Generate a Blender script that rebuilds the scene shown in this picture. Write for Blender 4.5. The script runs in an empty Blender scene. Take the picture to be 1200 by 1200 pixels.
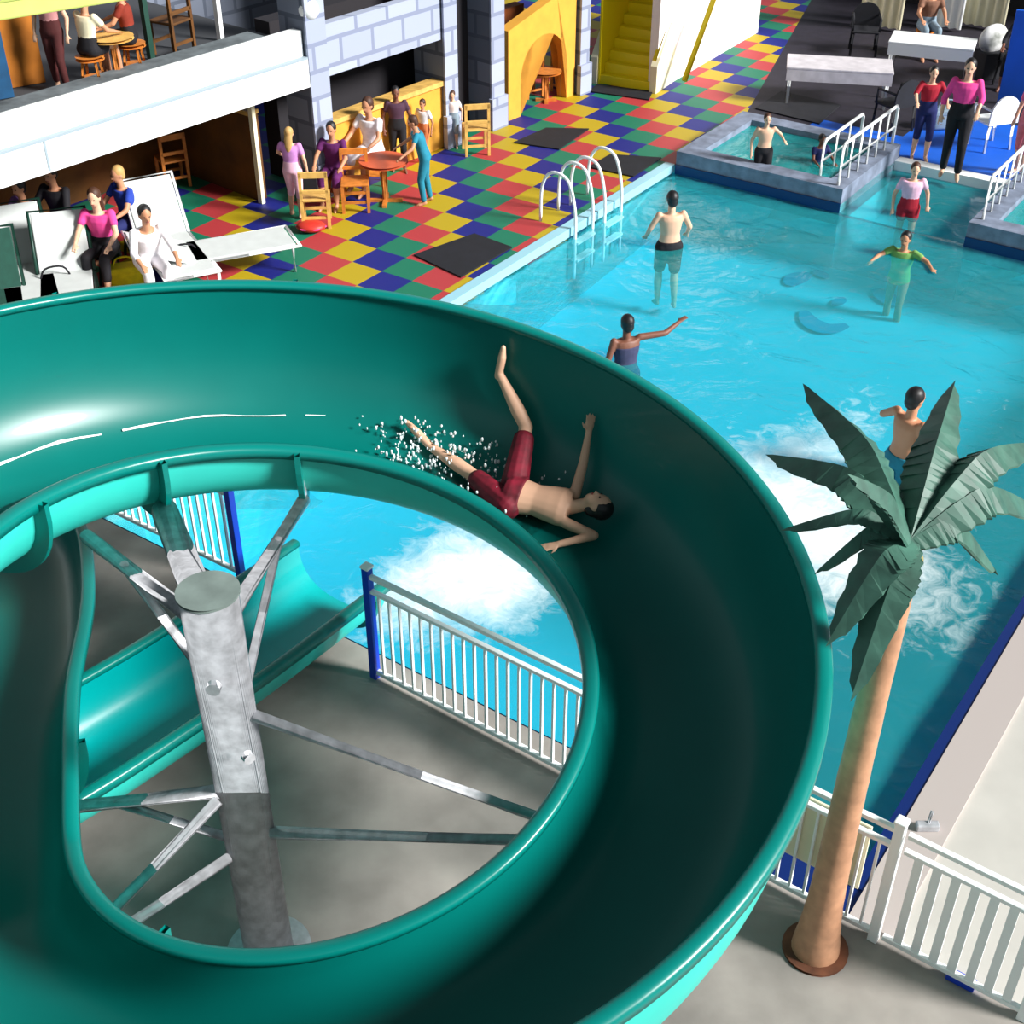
import bpy, bmesh, math, random
from mathutils import Vector, Matrix, Euler
random.seed(7)
C = bpy.context.scene.collection
PI = math.pi
sin, cos, rad = math.sin, math.cos, math.radians
sc = bpy.context.scene
# ------------------------------------------------------------ camera
FPX, TH, CH = 1550.0, rad(35.5), 7.2
cam = bpy.data.cameras.new('camera'); co_ = bpy.data.objects.new('camera', cam); C.objects.link(co_)
co_.location = (0, 0, CH); co_.rotation_euler = (PI/2-TH, 0, 0)
cam.sensor_width = 36; cam.lens = FPX/1200*36; cam.clip_end = 300
sc.camera = co_
def P(px, py, z=0.0):
    u = (px-600)/FPX; v = (py-600)/FPX
    d = (CH-z)/(sin(TH)+v*cos(TH))
    return Vector((u*d, d*(cos(TH)-v*sin(TH)), z))
def V(*a): return Vector(a)
# ------------------------------------------------------------ materials
MATS = {}
def mat(name, col, rough=.5, metal=0., var=0., scale=6., bump=0., coat=0., spec=.5, emit=0.):
    if name in MATS: return MATS[name]
    m = bpy.data.materials.new(name); m.use_nodes = True
    nt = m.node_tree; b = nt.nodes['Principled BSDF']
    b.inputs['Base Color'].default_value = (*col, 1); b.inputs['Roughness'].default_value = rough
    b.inputs['Metallic'].default_value = metal; b.inputs['Coat Weight'].default_value = coat
    b.inputs['Specular IOR Level'].default_value = spec
    if var or bump:
        tc = nt.nodes.new('ShaderNodeTexCoord'); n = nt.nodes.new('ShaderNodeTexNoise')
        n.inputs['Scale'].default_value = scale; n.inputs['Detail'].default_value = 6
        nt.links.new(tc.outputs['Object'], n.inputs['Vector'])
        if var:
            r = nt.nodes.new('ShaderNodeValToRGB')
            r.color_ramp.elements[0].position = .3; r.color_ramp.elements[1].position = .7
            r.color_ramp.elements[0].color = tuple(max(0, c*(1-var)) for c in col)+(1,)
            r.color_ramp.elements[1].color = tuple(min(1, c*(1+var)) for c in col)+(1,)
            nt.links.new(n.outputs['Fac'], r.inputs['Fac']); nt.links.new(r.outputs['Color'], b.inputs['Base Color'])
        if bump:
            bp = nt.nodes.new('ShaderNodeBump'); bp.inputs['Strength'].default_value = bump; bp.inputs['Distance'].default_value = .02
            nt.links.new(n.outputs['Fac'], bp.inputs['Height']); nt.links.new(bp.outputs['Normal'], b.inputs['Normal'])
    if emit:
        b.inputs['Emission Color'].default_value = (*col, 1); b.inputs['Emission Strength'].default_value = emit
    MATS[name] = m
    return m
def s2l(*c): return tuple(((x/255)/12.92 if x <= 10 else ((x/255+.055)/1.055)**2.4) for x in c)
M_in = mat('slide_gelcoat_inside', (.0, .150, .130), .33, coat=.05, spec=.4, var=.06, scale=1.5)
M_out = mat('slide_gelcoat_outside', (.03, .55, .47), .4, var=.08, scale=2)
M_rim = mat('slide_gelcoat_rim', (.0, .19, .165), .3)
M_chute = mat('slide_gelcoat_run_out', (.0, .36, .36), .25, coat=.3, var=.08, scale=1.5)
M_galv = mat('galvanised_steel', (.52, .53, .56), .38, metal=.35, var=.25, scale=14)
M_white = mat('white_paint', (.9, .93, .93), .4)
M_blue = mat('blue_paint', s2l(15, 60, 190), .4)
M_conc = mat('concrete', s2l(148, 142, 136), .85, var=.3, scale=1.6, bump=.2)
M_wdeck = mat('pale_deck', (.52, .50, .46), .7, var=.06, scale=3)
M_navy = mat('navy_tile', (.004, .02, .13), .25)
M_trunk = mat('palm_trunk_fibreglass', s2l(184, 136, 104), .6, var=.18, scale=9, bump=.3)
M_frond = mat('palm_frond_fibreglass', s2l(58, 100, 86), .5, var=.35, scale=7)
M_frondrib = mat('palm_frond_rib', s2l(30, 62, 62), .6)
M_black = mat('black_rubber', (.006, .007, .012), .8, var=.3)
M_wood = mat('orange_wood', s2l(200, 120, 45), .55, var=.25, scale=10)
M_wood2 = mat('pale_wood', s2l(214, 170, 90), .55, var=.2, scale=10)
M_yellowwall = mat('yellow_wall', s2l(222, 160, 55), .8, var=.1, scale=4)
M_yellow = mat('yellow_paint', s2l(240, 215, 10), .4)
M_brown = mat('brown_board', s2l(96, 58, 12), .8, var=.3, scale=3)
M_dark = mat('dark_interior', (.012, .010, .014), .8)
M_stoneside = None
M_cream = mat('cream_board', s2l(235, 228, 195), .6, var=.07, scale=3)
M_bluedeck = mat('blue_deck', s2l(8, 92, 205), .6, var=.1, scale=2)
M_spastone = mat('grey_stone', s2l(120, 130, 150), .7, var=.3, scale=6)
M_greenframe = mat('dark_green_metal', s2l(20, 62, 50), .5)
M_wfabric = mat('white_fabric', (.56, .59, .58), .8, var=.05)
M_wred = mat('red_vinyl', s2l(200, 50, 40), .5)
def cloth(n, *c): return mat('cloth_'+n, s2l(*c), .85, var=.12, scale=12)
SK_L = mat('skin_light', s2l(222, 176, 146), .55); SK_T = mat('skin_tan', s2l(196, 138, 104), .55); SK_D = mat('skin_brown', s2l(120, 74, 56), .55)
HAIR_B = mat('hair_black', (.008, .007, .008), .5); HAIR_BR = mat('hair_brown', s2l(70, 40, 24), .6); HAIR_BL = mat('hair_blond', s2l(190, 150, 90), .6)
M_eye = mat('eye_dark', (.01, .01, .012), .2); M_lip = mat('lip', s2l(150, 70, 66), .5)

# tiled floor: 0.5 m squares coloured in diagonal rows
def tile_material():
    m = bpy.data.materials.new('coloured_rubber_tiles'); m.use_nodes = True; nt = m.node_tree; N = nt.nodes; L = nt.links
    b = N['Principled BSDF']; b.inputs['Roughness'].default_value = .6
    geo = N.new('ShaderNodeTexCoord'); mp = N.new('ShaderNodeMapping'); mp.vector_type = 'TEXTURE'
    mp.inputs['Location'].default_value = TILE0; mp.inputs['Rotation'].default_value = (0, 0, TANG); mp.inputs['Scale'].default_value = (TS, TS, 1)
    L.new(geo.outputs['Object'], mp.inputs['Vector'])
    sp = N.new('ShaderNodeSeparateXYZ'); L.new(mp.outputs['Vector'], sp.inputs[0])
    def mth(op, a, bb=None):
        n = N.new('ShaderNodeMath'); n.operation = op
        for i, x in enumerate((a, bb)):
            if x is None: continue
            if isinstance(x, (int, float)): n.inputs[i].default_value = x
            else: L.new(x, n.inputs[i])
        return n.outputs[0]
    fx, fy = mth('FLOOR', sp.outputs[0]), mth('FLOOR', sp.outputs[1])
    k = mth('FLOORED_MODULO', mth('SUBTRACT', fx, fy), 4.0)
    k = mth('DIVIDE', mth('ADD', k, .5), 4.0)
    r = N.new('ShaderNodeValToRGB'); r.color_ramp.interpolation = 'CONSTANT'
    cols = [s2l(14, 26, 118), s2l(14, 112, 84), s2l(172, 54, 58), s2l(176, 152, 16)]
    e = r.color_ramp.elements; e[0].position = 0; e[0].color = (*cols[0], 1); e[1].position = .25; e[1].color = (*cols[1], 1)
    for i in (2, 3):
        q = e.new(i*.25); q.color = (*cols[i], 1)
    L.new(k, r.inputs[0])
    nz = N.new('ShaderNodeTexNoise'); nz.inputs['Scale'].default_value = 1.3; L.new(geo.outputs['Object'], nz.inputs['Vector'])
    mx = N.new('ShaderNodeMix'); mx.data_type = 'RGBA'; mx.blend_type = 'MULTIPLY'; mx.inputs[0].default_value = .5
    L.new(r.outputs[0], mx.inputs[6]); L.new(nz.outputs['Color'], mx.inputs[7])
    hs = N.new('ShaderNodeHueSaturation'); hs.inputs['Value'].default_value = 1.25; L.new(mx.outputs[2], hs.inputs['Color'])
    L.new(r.outputs[0], b.inputs['Base Color'])
    g1 = mth('FRACT', sp.outputs[0]); g2 = mth('FRACT', sp.outputs[1])
    bp = N.new('ShaderNodeBump'); bp.inputs['Strength'].default_value = .3
    L.new(mth('MINIMUM', mth('MINIMUM', mth('MULTIPLY', g1, 20.), 1.0), mth('MINIMUM', mth('MULTIPLY', g2, 20.), 1.0)), bp.inputs['Height'])
    L.new(bp.outputs['Normal'], b.inputs['Normal'])
    return m
TANG = math.atan2(.8216, .57)
TS = .485
_q = P(438.5, 279); TILE0 = (_q.x, _q.y, 0)
# centre the blue tile on that point: shift by half a tile back along both axes
_A = V(cos(TANG), sin(TANG), 0); _B = V(sin(TANG), -cos(TANG), 0)
TILE0 = tuple(_q - _A*TS*.5 + _B*TS*.5)
def stone_material(name, c1, c2, mortar, scale):
    m = bpy.data.materials.new(name); m.use_nodes = True; nt = m.node_tree; N = nt.nodes; L = nt.links
    b = N['Principled BSDF']; b.inputs['Roughness'].default_value = .85
    tc = N.new('ShaderNodeTexCoord'); mp = N.new('ShaderNodeMapping'); L.new(tc.outputs['Object'], mp.inputs[0])
    sp = N.new('ShaderNodeSeparateXYZ'); L.new(mp.outputs[0], sp.inputs[0])
    ad = N.new('ShaderNodeMath'); ad.operation = 'ADD'; L.new(sp.outputs[0], ad.inputs[0]); L.new(sp.outputs[1], ad.inputs[1])
    cb = N.new('ShaderNodeCombineXYZ'); L.new(ad.outputs[0], cb.inputs[0]); L.new(sp.outputs[2], cb.inputs[1])
    br = N.new('ShaderNodeTexBrick'); L.new(cb.outputs[0], br.inputs['Vector'])
    br.inputs['Color1'].default_value = (*c1, 1); br.inputs['Color2'].default_value = (*c2, 1); br.inputs['Mortar'].default_value = (*mortar, 1)
    br.inputs['Scale'].default_value = scale; br.inputs['Mortar Size'].default_value = .03; br.inputs['Row Height'].default_value = .35; br.inputs['Brick Width'].default_value = .6
    L.new(br.outputs['Color'], b.inputs['Base Color']); return m
M_stone = stone_material('castle_stone', s2l(120, 128, 145), s2l(98, 106, 122), s2l(84, 92, 108), 1.0)
M_litpalestone = stone_material('castle_pale_sunlit_stone', s2l(168, 176, 196), s2l(152, 160, 182), s2l(128, 136, 160), 1.0)  # paler castle stone: sunlight painted into tower faces, also the pale fascia blocks

# ------------------------------------------------------------ object helpers
def tag(o, label=None, cat=None, group=None, kind=None):
    if label: o['label'] = label
    if cat: o['category'] = cat
    if group: o['group'] = group
    if kind: o['kind'] = kind
    return o
def empty(name, loc, rz=0., label=None, cat=None, group=None):
    o = bpy.data.objects.new(name, None); C.objects.link(o); o.location = loc; o.rotation_euler = (0, 0, rz); o.empty_display_size = .2
    return tag(o, label, cat, group)
def obj(name, bm, m, parent=None, smooth=False, loc=None, world=False):
    me = bpy.data.meshes.new(name); bmesh.ops.recalc_face_normals(bm, faces=bm.faces); bm.to_mesh(me); bm.free()
    for mm in (m if isinstance(m, (list, tuple)) else [m]): me.materials.append(mm)
    if smooth:
        for p in me.polygons: p.use_smooth = True
    o = bpy.data.objects.new(name, me); C.objects.link(o)
    if parent:
        o.parent = parent
        if world:   # mesh given in world coordinates under a placed parent
            o.matrix_parent_inverse = (Matrix.Translation(parent.location) @ parent.rotation_euler.to_matrix().to_4x4()).inverted()
    if loc: o.location = loc
    return o
def NB(): return bmesh.new()
def box(bm, x0, x1, y0, y1, z0, z1, M=None, bev=0.):
    r = bmesh.ops.create_cube(bm, size=1)
    T = Matrix.Translation(((x0+x1)/2, (y0+y1)/2, (z0+z1)/2)) @ Matrix.Diagonal((x1-x0, y1-y0, z1-z0, 1))
    if M is not None: T = M @ T
    bmesh.ops.transform(bm, matrix=T, verts=r['verts'])
    if bev:
        es = set(e for v in r['verts'] for e in v.link_edges)
        bmesh.ops.bevel(bm, geom=list(es), offset=bev, segments=2, affect='EDGES', profile=.5)
    return bm
def prism(bm, pts, z0, z1):
    a = [bm.verts.new((p[0], p[1], z0)) for p in pts]; b = [bm.verts.new((p[0], p[1], z1)) for p in pts]
    n = len(pts); bm.faces.new(a[::-1]); bm.faces.new(b)
    for i in range(n): bm.faces.new((a[i], a[(i+1) % n], b[(i+1) % n], b[i]))
    return bm
def frame_of(d):
    d = Vector(d).normalized(); up = V(0, 0, 1) if abs(d.z) < .95 else V(0, 1, 0)
    x = d.cross(up).normalized(); y = x.cross(d).normalized()
    return x, y, d
def tube(bm, pts, r, n=12, cap=True, sx=None):
    pts = [Vector(p) for p in pts]; rings = []
    rs = r if isinstance(r, (list, tuple)) else [r]*len(pts)
    x = None
    for i, p in enumerate(pts):
        d = (pts[min(i+1, len(pts)-1)]-pts[max(i-1, 0)]).normalized()
        if x is None: x, y, _ = frame_of(d)
        else:
            x = (x-d*x.dot(d)).normalized(); y = x.cross(d)*-1
            y = d.cross(x)
        rings.append([bm.verts.new(p+(x*cos(2*PI*k/n)+y*sin(2*PI*k/n))*rs[i]) for k in range(n)])
    for a, b in zip(rings[:-1], rings[1:]):
        for k in range(n): bm.faces.new((a[k], a[(k+1) % n], b[(k+1) % n], b[k]))
    if cap: bm.faces.new(rings[0][::-1]); bm.faces.new(rings[-1])
    return bm
def catmull(pts, n=8):
    pts = [Vector(p) for p in pts]; out = []
    for i in range(len(pts)-1):
        p0, p1, p2, p3 = pts[max(i-1, 0)], pts[i], pts[i+1], pts[min(i+2, len(pts)-1)]
        for k in range(n):
            t = k/n
            out.append(.5*((2*p1)+(p2-p0)*t+(2*p0-5*p1+4*p2-p3)*t*t+(3*p1-p0-3*p2+p3)*t**3))
    out.append(pts[-1]); return out
def ell(bm, c, rx, ry, rz, R=None, seg=14, rings=9):
    r = bmesh.ops.create_uvsphere(bm, u_segments=seg, v_segments=rings, radius=1)
    T = Matrix.Translation(c) @ (R.to_4x4() if R is not None else Matrix.Identity(4)) @ Matrix.Diagonal((rx, ry, rz, 1))
    bmesh.ops.transform(bm, matrix=T, verts=r['verts']); return r['verts']
def dup_tree(root, loc=None, rz=None, label=None, group=None):
    def cp(o, par):
        c = o.copy(); C.objects.link(c)
        if par: c.parent = par
        for ch in [k for k in o.children]: cp(ch, c)
        return c
    r = cp(root, None)
    if loc is not None: r.location = loc
    if rz is not None: r.rotation_euler = (0, 0, rz)
    if label: r['label'] = label
    if group: r['group'] = group
    return r

# ------------------------------------------------------------ light and view
w = bpy.data.worlds.new('world'); sc.world = w; w.use_nodes = True
nt = w.node_tree; bg = nt.nodes['Background']
tcw = nt.nodes.new('ShaderNodeTexCoord'); gw = nt.nodes.new('ShaderNodeSeparateXYZ'); nt.links.new(tcw.outputs['Generated'], gw.inputs[0])
rw = nt.nodes.new('ShaderNodeValToRGB'); nt.links.new(gw.outputs[2], rw.inputs[0])
rw.color_ramp.elements[0].position = 0.; rw.color_ramp.elements[0].color = (.13, .15, .17, 1)
rw.color_ramp.elements[1].position = .9; rw.color_ramp.elements[1].color = (.14, .17, .19, 1)
q_ = rw.color_ramp.elements.new(.25); q_.color = (1.0, 1.1, 1.2, 1)
q_ = rw.color_ramp.elements.new(.5); q_.color = (.55, .62, .66, 1)
nt.links.new(rw.outputs[0], bg.inputs['Color']); bg.inputs['Strength'].default_value = WORLD = .5
sun = bpy.data.lights.new('sun', 'SUN'); so = bpy.data.objects.new('sun', sun); C.objects.link(so)
sun.energy = 7.6; sun.angle = rad(14); sun.color = (1, .98, .95)
ld = V(1.0, -.38, .66)     # towards the sun: the tall windows behind and right of the camera
so.rotation_euler = ld.to_track_quat('Z', 'Y').to_euler(); so.location = ld*12
sc.view_settings.view_transform = 'Standard'; sc.view_settings.look = 'None'; sc.view_settings.gamma = 1
sc.view_settings.exposure = 0.0
sc.view_settings.use_curve_mapping = False

# ------------------------------------------------------------ the pool frame
A = _A; B = _B                      # along the pool, across it
def ab(p, q=None): return (Vector(p)-PO).dot(A), (Vector(p)-PO).dot(B)
PO = P(440, 793)                    # fence corner by the gap
def AB(a, b, z=0.): v = PO + A*a + B*b; return V(v.x, v.y, z)
aL1, bL = ab(P(785, 200)); _, bL0 = ab(P(525, 350)); bL = (bL+bL0)/2
_, bR = ab(P(1080, 960)); _, bR1 = ab(P(1200, 710)); bR = (bR+bR1)/2
aFar = ab(P(985, 240))[0]; bSpa = ab(P(985, 240))[1]; bSpa2 = ab(P(1135, 275))[1]
A0 = .22                            # near pool edge just beyond the fence
bFL = -8.0                          # the pool runs on to the left behind the slide
aAlc = ab(P(1120, 200))[0]
WZ = -.12
bRR = max(bR, bSpa2+.1)
# ------- basin
bm = NB()
def quad(bm, *ps):
    return bm.faces.new([bm.verts.new(p) for p in ps])
zN, zF = -1.75, -.95                # deeper near the slide
rim0 = [(A0, bL), (A0, bR), (aFar, bR), (aFar, bSpa2), (aAlc, bSpa2), (aAlc, bSpa), (aFar, bSpa), (aFar, bL)]
def floor_z(a, b=0.):
    t = max(0, min(1, (a-A0)/(aFar-A0))); r = max(0, min(1, (b-1.2)/(bR-1.2)))
    return -.95-.75*(1-t)-2.1*r*max(0, 1-t*1.7)
gb = {}
nA, nBq = 24, 20
for i in range(nA+1):
    for j in range(nBq+1):
        a_, b_ = A0+(aFar-A0)*i/nA, bL+(bR-bL)*j/nBq; gb[i, j] = bm.verts.new(AB(a_, b_, floor_z(a_, b_)))
for i in range(nA):
    for j in range(nBq): bm.faces.new((gb[i, j], gb[i+1, j], gb[i+1, j+1], gb[i, j+1]))
def wallstrip(vs):
    up = [bm.verts.new((v.co.x, v.co.y, 0)) for v in vs]
    for k in range(len(vs)-1): bm.faces.new((vs[k], vs[k+1], up[k+1], up[k]))
wallstrip([gb[0, j] for j in range(nBq+1)]); wallstrip([gb[i, 0] for i in range(nA+1)]); wallstrip([gb[i, nBq] for i in range(nA+1)])
for b0_, b1_ in ((bL, bSpa), (bSpa2, bR)):
    if b1_-b0_ > .01: quad(bm, AB(aFar, b0_, 0), AB(aFar, b1_, 0), AB(aFar, b1_, -.95), AB(aFar, b0_, -.95))
quad(bm, AB(aFar, bSpa, -.95), AB(aFar, bSpa2, -.95), AB(aAlc, bSpa2, -.7), AB(aAlc, bSpa, -.7))
for p_, q_ in (((aFar, bSpa), (aAlc, bSpa)), ((aAlc, bSpa), (aAlc, bSpa2)), ((aAlc, bSpa2), (aFar, bSpa2))): quad(bm, AB(*p_, 0), AB(*q_, 0), AB(*q_, -.95), AB(*p_, -.95))
M_basin = mat('pool_paint', (.13, .74, .80), .6, var=.05, scale=1)
o = obj('pool_basin', bm, M_basin); o['kind'] = 'structure'
# navy tile band under the coping
bm = NB()
for (a0, b0), (a1, b1) in (((A0, bR-.012), (aFar, bR-.012)), ((A0+.012, bL), (A0+.012, bR))):
    quad(bm, AB(a0, b0, .0), AB(a1, b1, .0), AB(a1, b1, -.5), AB(a0, b0, -.5))
o = obj('trim_1', bm, M_navy); o['kind'] = 'structure'
# dark figure painted on the pool floor
M_mark = mat('blue_floor_paint', (.02, .33, .5), .6)
t = empty('pool_floor_emblem', P(985, 365, -1.2), 0, 'dark blue curved emblem painted on the bright pool floor', 'emblem')
for pts in ([(922, 345), (932, 338), (948, 334)], [(955, 336), (965, 333)], [(940, 372), (950, 385), (970, 392), (992, 389)], [(1022, 352), (1038, 362), (1052, 371)], [(975, 362), (988, 366)]):
    q = [P(x, y, -1.12) for x, y in pts]; bm = NB()
    cur = catmull(q, 6); L1 = []
    for i, p in enumerate(cur):
        d = (cur[min(i+1, len(cur)-1)]-cur[max(i-1, 0)]).normalized(); n = V(-d.y, d.x, 0); ww = .11*(.45+sin(PI*i/(len(cur)-1)))
        a_ = (p-PO).dot(A); z = floor_z(a_, (p-PO).dot(B))+.03
        L1.append((bm.verts.new((p+n*ww).xy.to_3d()+V(0, 0, z)), bm.verts.new((p-n*ww).xy.to_3d()+V(0, 0, z))))
    for (a1, b1), (a2, b2) in zip(L1[:-1], L1[1:]): bm.faces.new((a1, b1, b2, a2))
    obj('painted_stroke', bm, M_mark, t, world=True)
# ------- water
def water_material(tint, foamy=True, dens=.38):
    m = bpy.data.materials.new('pool_water'); m.use_nodes = True; nt = m.node_tree; N = nt.nodes; L = nt.links
    out = N['Material Output']; N.remove(N['Principled BSDF'])
    tr = N.new('ShaderNodeBsdfTransparent'); tr.inputs[0].default_value = (*tint, 1)
    gl = N.new('ShaderNodeBsdfGlossy'); gl.inputs['Roughness'].default_value = .08
    df = N.new('ShaderNodeBsdfDiffuse'); df.inputs[0].default_value = (.05, .64, .68, 1)
    fr = N.new('ShaderNodeFresnel'); fr.inputs[0].default_value = 1.33
    tc = N.new('ShaderNodeTexCoord'); nz = N.new('ShaderNodeTexNoise'); nz.inputs['Scale'].default_value = 2.6; nz.inputs['Detail'].default_value = 5; nz.inputs['Distortion'].default_value = .8
    L.new(tc.outputs['Object'], nz.inputs['Vector'])
    bp = N.new('ShaderNodeBump'); bp.inputs['Strength'].default_value = .5; bp.inputs['Distance'].default_value = .12
    L.new(nz.outputs['Fac'], bp.inputs['Height'])
    for s in (gl, fr): L.new(bp.outputs[0], s.inputs['Normal'])
    m0 = N.new('ShaderNodeMixShader'); m0.inputs[0].default_value = .26; L.new(tr.outputs[0], m0.inputs[1]); L.new(df.outputs[0], m0.inputs[2])
    gq = N.new('ShaderNodeNewGeometry'); sb = N.new('ShaderNodeMath'); sb.operation = 'SUBTRACT'; sb.inputs[0].default_value = 1.; L.new(gq.outputs['Backfacing'], sb.inputs[1])
    mu = N.new('ShaderNodeMath'); mu.operation = 'MULTIPLY'; L.new(fr.outputs[0], mu.inputs[0]); L.new(sb.outputs[0], mu.inputs[1])
    m1 = N.new('ShaderNodeMixShader'); L.new(mu.outputs[0], m1.inputs[0]); L.new(m0.outputs[0], m1.inputs[1]); L.new(gl.outputs[0], m1.inputs[2])
    last = m1
    if foamy:
        at = N.new('ShaderNodeAttribute'); at.attribute_name = 'foam'
        n2 = N.new('ShaderNodeTexNoise'); n2.inputs['Scale'].default_value = 4.5; n2.inputs['Detail'].default_value = 8; n2.inputs['Roughness'].default_value = .68; n2.inputs['Distortion'].default_value = 1.2
        L.new(tc.outputs['Object'], n2.inputs['Vector'])
        ad = N.new('ShaderNodeMath'); ad.operation = 'ADD'; L.new(at.outputs['Fac'], ad.inputs[0]); L.new(n2.outputs['Fac'], ad.inputs[1])
        mr = N.new('ShaderNodeMapRange'); mr.inputs[1].default_value = .80; mr.inputs[2].default_value = 1.55; L.new(ad.outputs[0], mr.inputs[0])
        fo = N.new('ShaderNodeBsdfDiffuse'); fo.inputs[0].default_value = (.93, .97, .98, 1)
        m2 = N.new('ShaderNodeMixShader'); L.new(mr.outputs[0], m2.inputs[0]); L.new(m1.outputs[0], m2.inputs[1]); L.new(fo.outputs[0], m2.inputs[2]); last = m2
    L.new(last.outputs[0], out.inputs['Surface'])
    va = N.new('ShaderNodeVolumeAbsorption'); va.inputs['Color'].default_value = (.0, .74, .92, 1); va.inputs['Density'].default_value = dens
    L.new(va.outputs[0], out.inputs['Volume'])
    return m
foams = [(P(545, 662, WZ), 1.1, .75, .62), (P(600, 690, WZ), .7, .5, .5), (P(470, 700, WZ), .8, .45, .35), (P(925, 560, WZ), 1.0, 1.1, .60), (P(960, 640, WZ), .8, 1.0, .58), (P(1060, 700, WZ), 1.0, 1.3, .36), (P(1150, 470, WZ), .9, .9, .22), (P(1000, 490, WZ), 1.2, .5, .3), (P(690, 245, WZ), .6, .7, .3)]
import mathutils.noise as mn
bm = NB(); lay = bm.verts.layers.float.new('foam')
na, nb = 90, 74; grid = {}
aEnd, bEnd = aFar, bR
for i in range(na+1):
    for j in range(nb+1):
        a = A0+(aFar-A0)*i/na; b = bL+(bR-bL)*j/nb; p = AB(a, b, WZ)
        f = 0
        for c, ra, rb, k in foams:
            dd = p-c; f += k*math.exp(-((dd.dot(A)/ra)**2+(dd.dot(B)/rb)**2))
        edge = i in (0, na) or j in (0, nb)
        p.z += 0 if edge else .02*mn.noise(p*1.1)+.035*f*mn.noise(p*4)
        v = bm.verts.new(p); v[lay] = f; grid[i, j] = v
for i in range(na):
    for j in range(nb): bm.faces.new((grid[i, j], grid[i+1, j], grid[i+1, j+1], grid[i, j+1]))
bl = [bm.verts.new(AB(a, b, -4)) for a, b in ((A0, bL), (aFar, bL), (aFar, bR), (A0, bR))]
bm.faces.new(bl)
e0 = [grid[i, 0] for i in range(na+1)]; e1 = [grid[na, j] for j in range(nb+1)]; e2 = [grid[i, nb] for i in range(na, -1, -1)]; e3 = [grid[0, j] for j in range(nb, -1, -1)]
bm.faces.new(e0+[bl[1], bl[0]]); bm.faces.new(e1+[bl[2], bl[1]]); bm.faces.new(e2+[bl[3], bl[2]]); bm.faces.new(e3+[bl[0], bl[3]])
W = obj('pool_water', bm, water_material((.74, .94, .97)), smooth=True)
tag(W, 'bright turquoise pool water with white foam around the slide exit', 'water', kind='stuff')
bm = NB(); box(bm, 0, aAlc-aFar, 0, bSpa2-bSpa, -3, WZ)
bmesh.ops.transform(bm, matrix=Matrix(((A.x, B.x, 0, AB(aFar, bSpa).x), (A.y, B.y, 0, AB(aFar, bSpa).y), (0, 0, 1, 0), (0, 0, 0, 1))), verts=bm.verts)
W2 = obj('pool_water', bm, water_material((.80, .97, 1.0), False, .3)); tag(W2, 'pale turquoise water of the entry bay between the two hot tubs', 'water', kind='stuff')

# ------- floors (around the pool, none beneath it)
def floor(name, m, polys, z0=-.12, z1=0.):
    bm = NB()
    for pl in polys: prism(bm, [AB(a, b) for a, b in pl], z0, z1)
    o = obj(name, bm, m); o['kind'] = 'structure'; return o
bT0 = ab(P(893, 130))[1]; qa, qb = ab(P(925, 45)); bT1 = bT0+(qb-bT0)*(12-2.15)/(qa-aFar-2.15); bB = ab(P(958, 140))[1]
floor('floor', tile_material(), [[(A0+.9, -16), (A0+.9, bL), (aFar, bL), (aFar, -16)], [(aFar, -16), (aFar, bL), (aFar+2.15, bT0), (aFar+12, bT1), (aFar+12, -16)]])
floor('floor_near', M_conc, [[(-9, -16), (-9, 12), (-.03, 12), (-.03, -16)]])
floor('floor_edge', M_conc, [[(-.03, -16), (-.03, bL), (A0+.9, bL), (A0+.9, -16)]])
floor('trim_2', M_navy, [[(-.03, 2.9), (-.03, bR), (A0+.08, bR), (A0+.08, 2.9)]], -.12, .005)
floor('floor_edge', M_conc, [[(-.03, bL), (-.03, 2.9), (A0, 2.9), (A0, bL)]])
floor('trim_6', M_navy, [[(A0, bR-.11), (A0, bR), (aFar-1.5, bR), (aFar-1.5, bR-.11)]], -.3, .02)
floor('floor_right', M_wdeck, [[(-.03, bR), (-.03, 12), (aFar-1.5, 12), (aFar-1.5, bR)]])
floor('trim_3', mat('coping_stone', s2l(178, 168, 164), .7), [[(-.03, bR-.02), (-.03, bR+.28), (aFar-1.5, bR+.28), (aFar-1.5, bR-.02)]], -.1, .03)
floor('floor_blue', M_bluedeck, [[(aAlc, bSpa-.3), (aAlc, 12), (aFar+4.6, 12), (aFar+4.6, bSpa-.3)], [(aFar+2.15, bB), (aFar+2.15, bSpa-.3), (aFar+3.1, bSpa-.3), (aFar+3.1, bB)], [(aFar-1.5, bR), (aFar-1.5, 12), (aAlc, 12), (aAlc, bSpa2+2.2)]])
floor('floor_far', mat('dark_floor', s2l(34, 30, 42), .7, var=.3), [[(aFar+2.15, bT0), (aFar+2.15, bB), (aFar+12, max(bB, bT1+.01)), (aFar+12, bT1)], [(aFar+3.1, bB), (aFar+3.1, bSpa-.3), (aFar+12, bSpa-.3), (aFar+12, bB)], [(aFar+4.6, bSpa-.3), (aFar+4.6, 12), (aFar+12, 12), (aFar+12, bSpa-.3)]])
# white edge step at the back of the entry bay and along the left pool side
bm = NB()
prism(bm, [AB(aAlc-.16, bSpa), AB(aAlc-.16, bSpa2), AB(aAlc+.05, bSpa2), AB(aAlc+.05, bSpa)], -.13, .015)
o = obj('trim_4', bm, M_white); o['kind'] = 'structure'
bm = NB(); prism(bm, [AB(A0+.9, bL-.12), AB(A0+.9, bL+.03), AB(aFar, bL+.03), AB(aFar, bL-.12)], -.1, .02)
o = obj('trim_5', bm, mat('pool_edge_tile', s2l(150, 200, 215), .4)); o['kind'] = 'structure'

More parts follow.
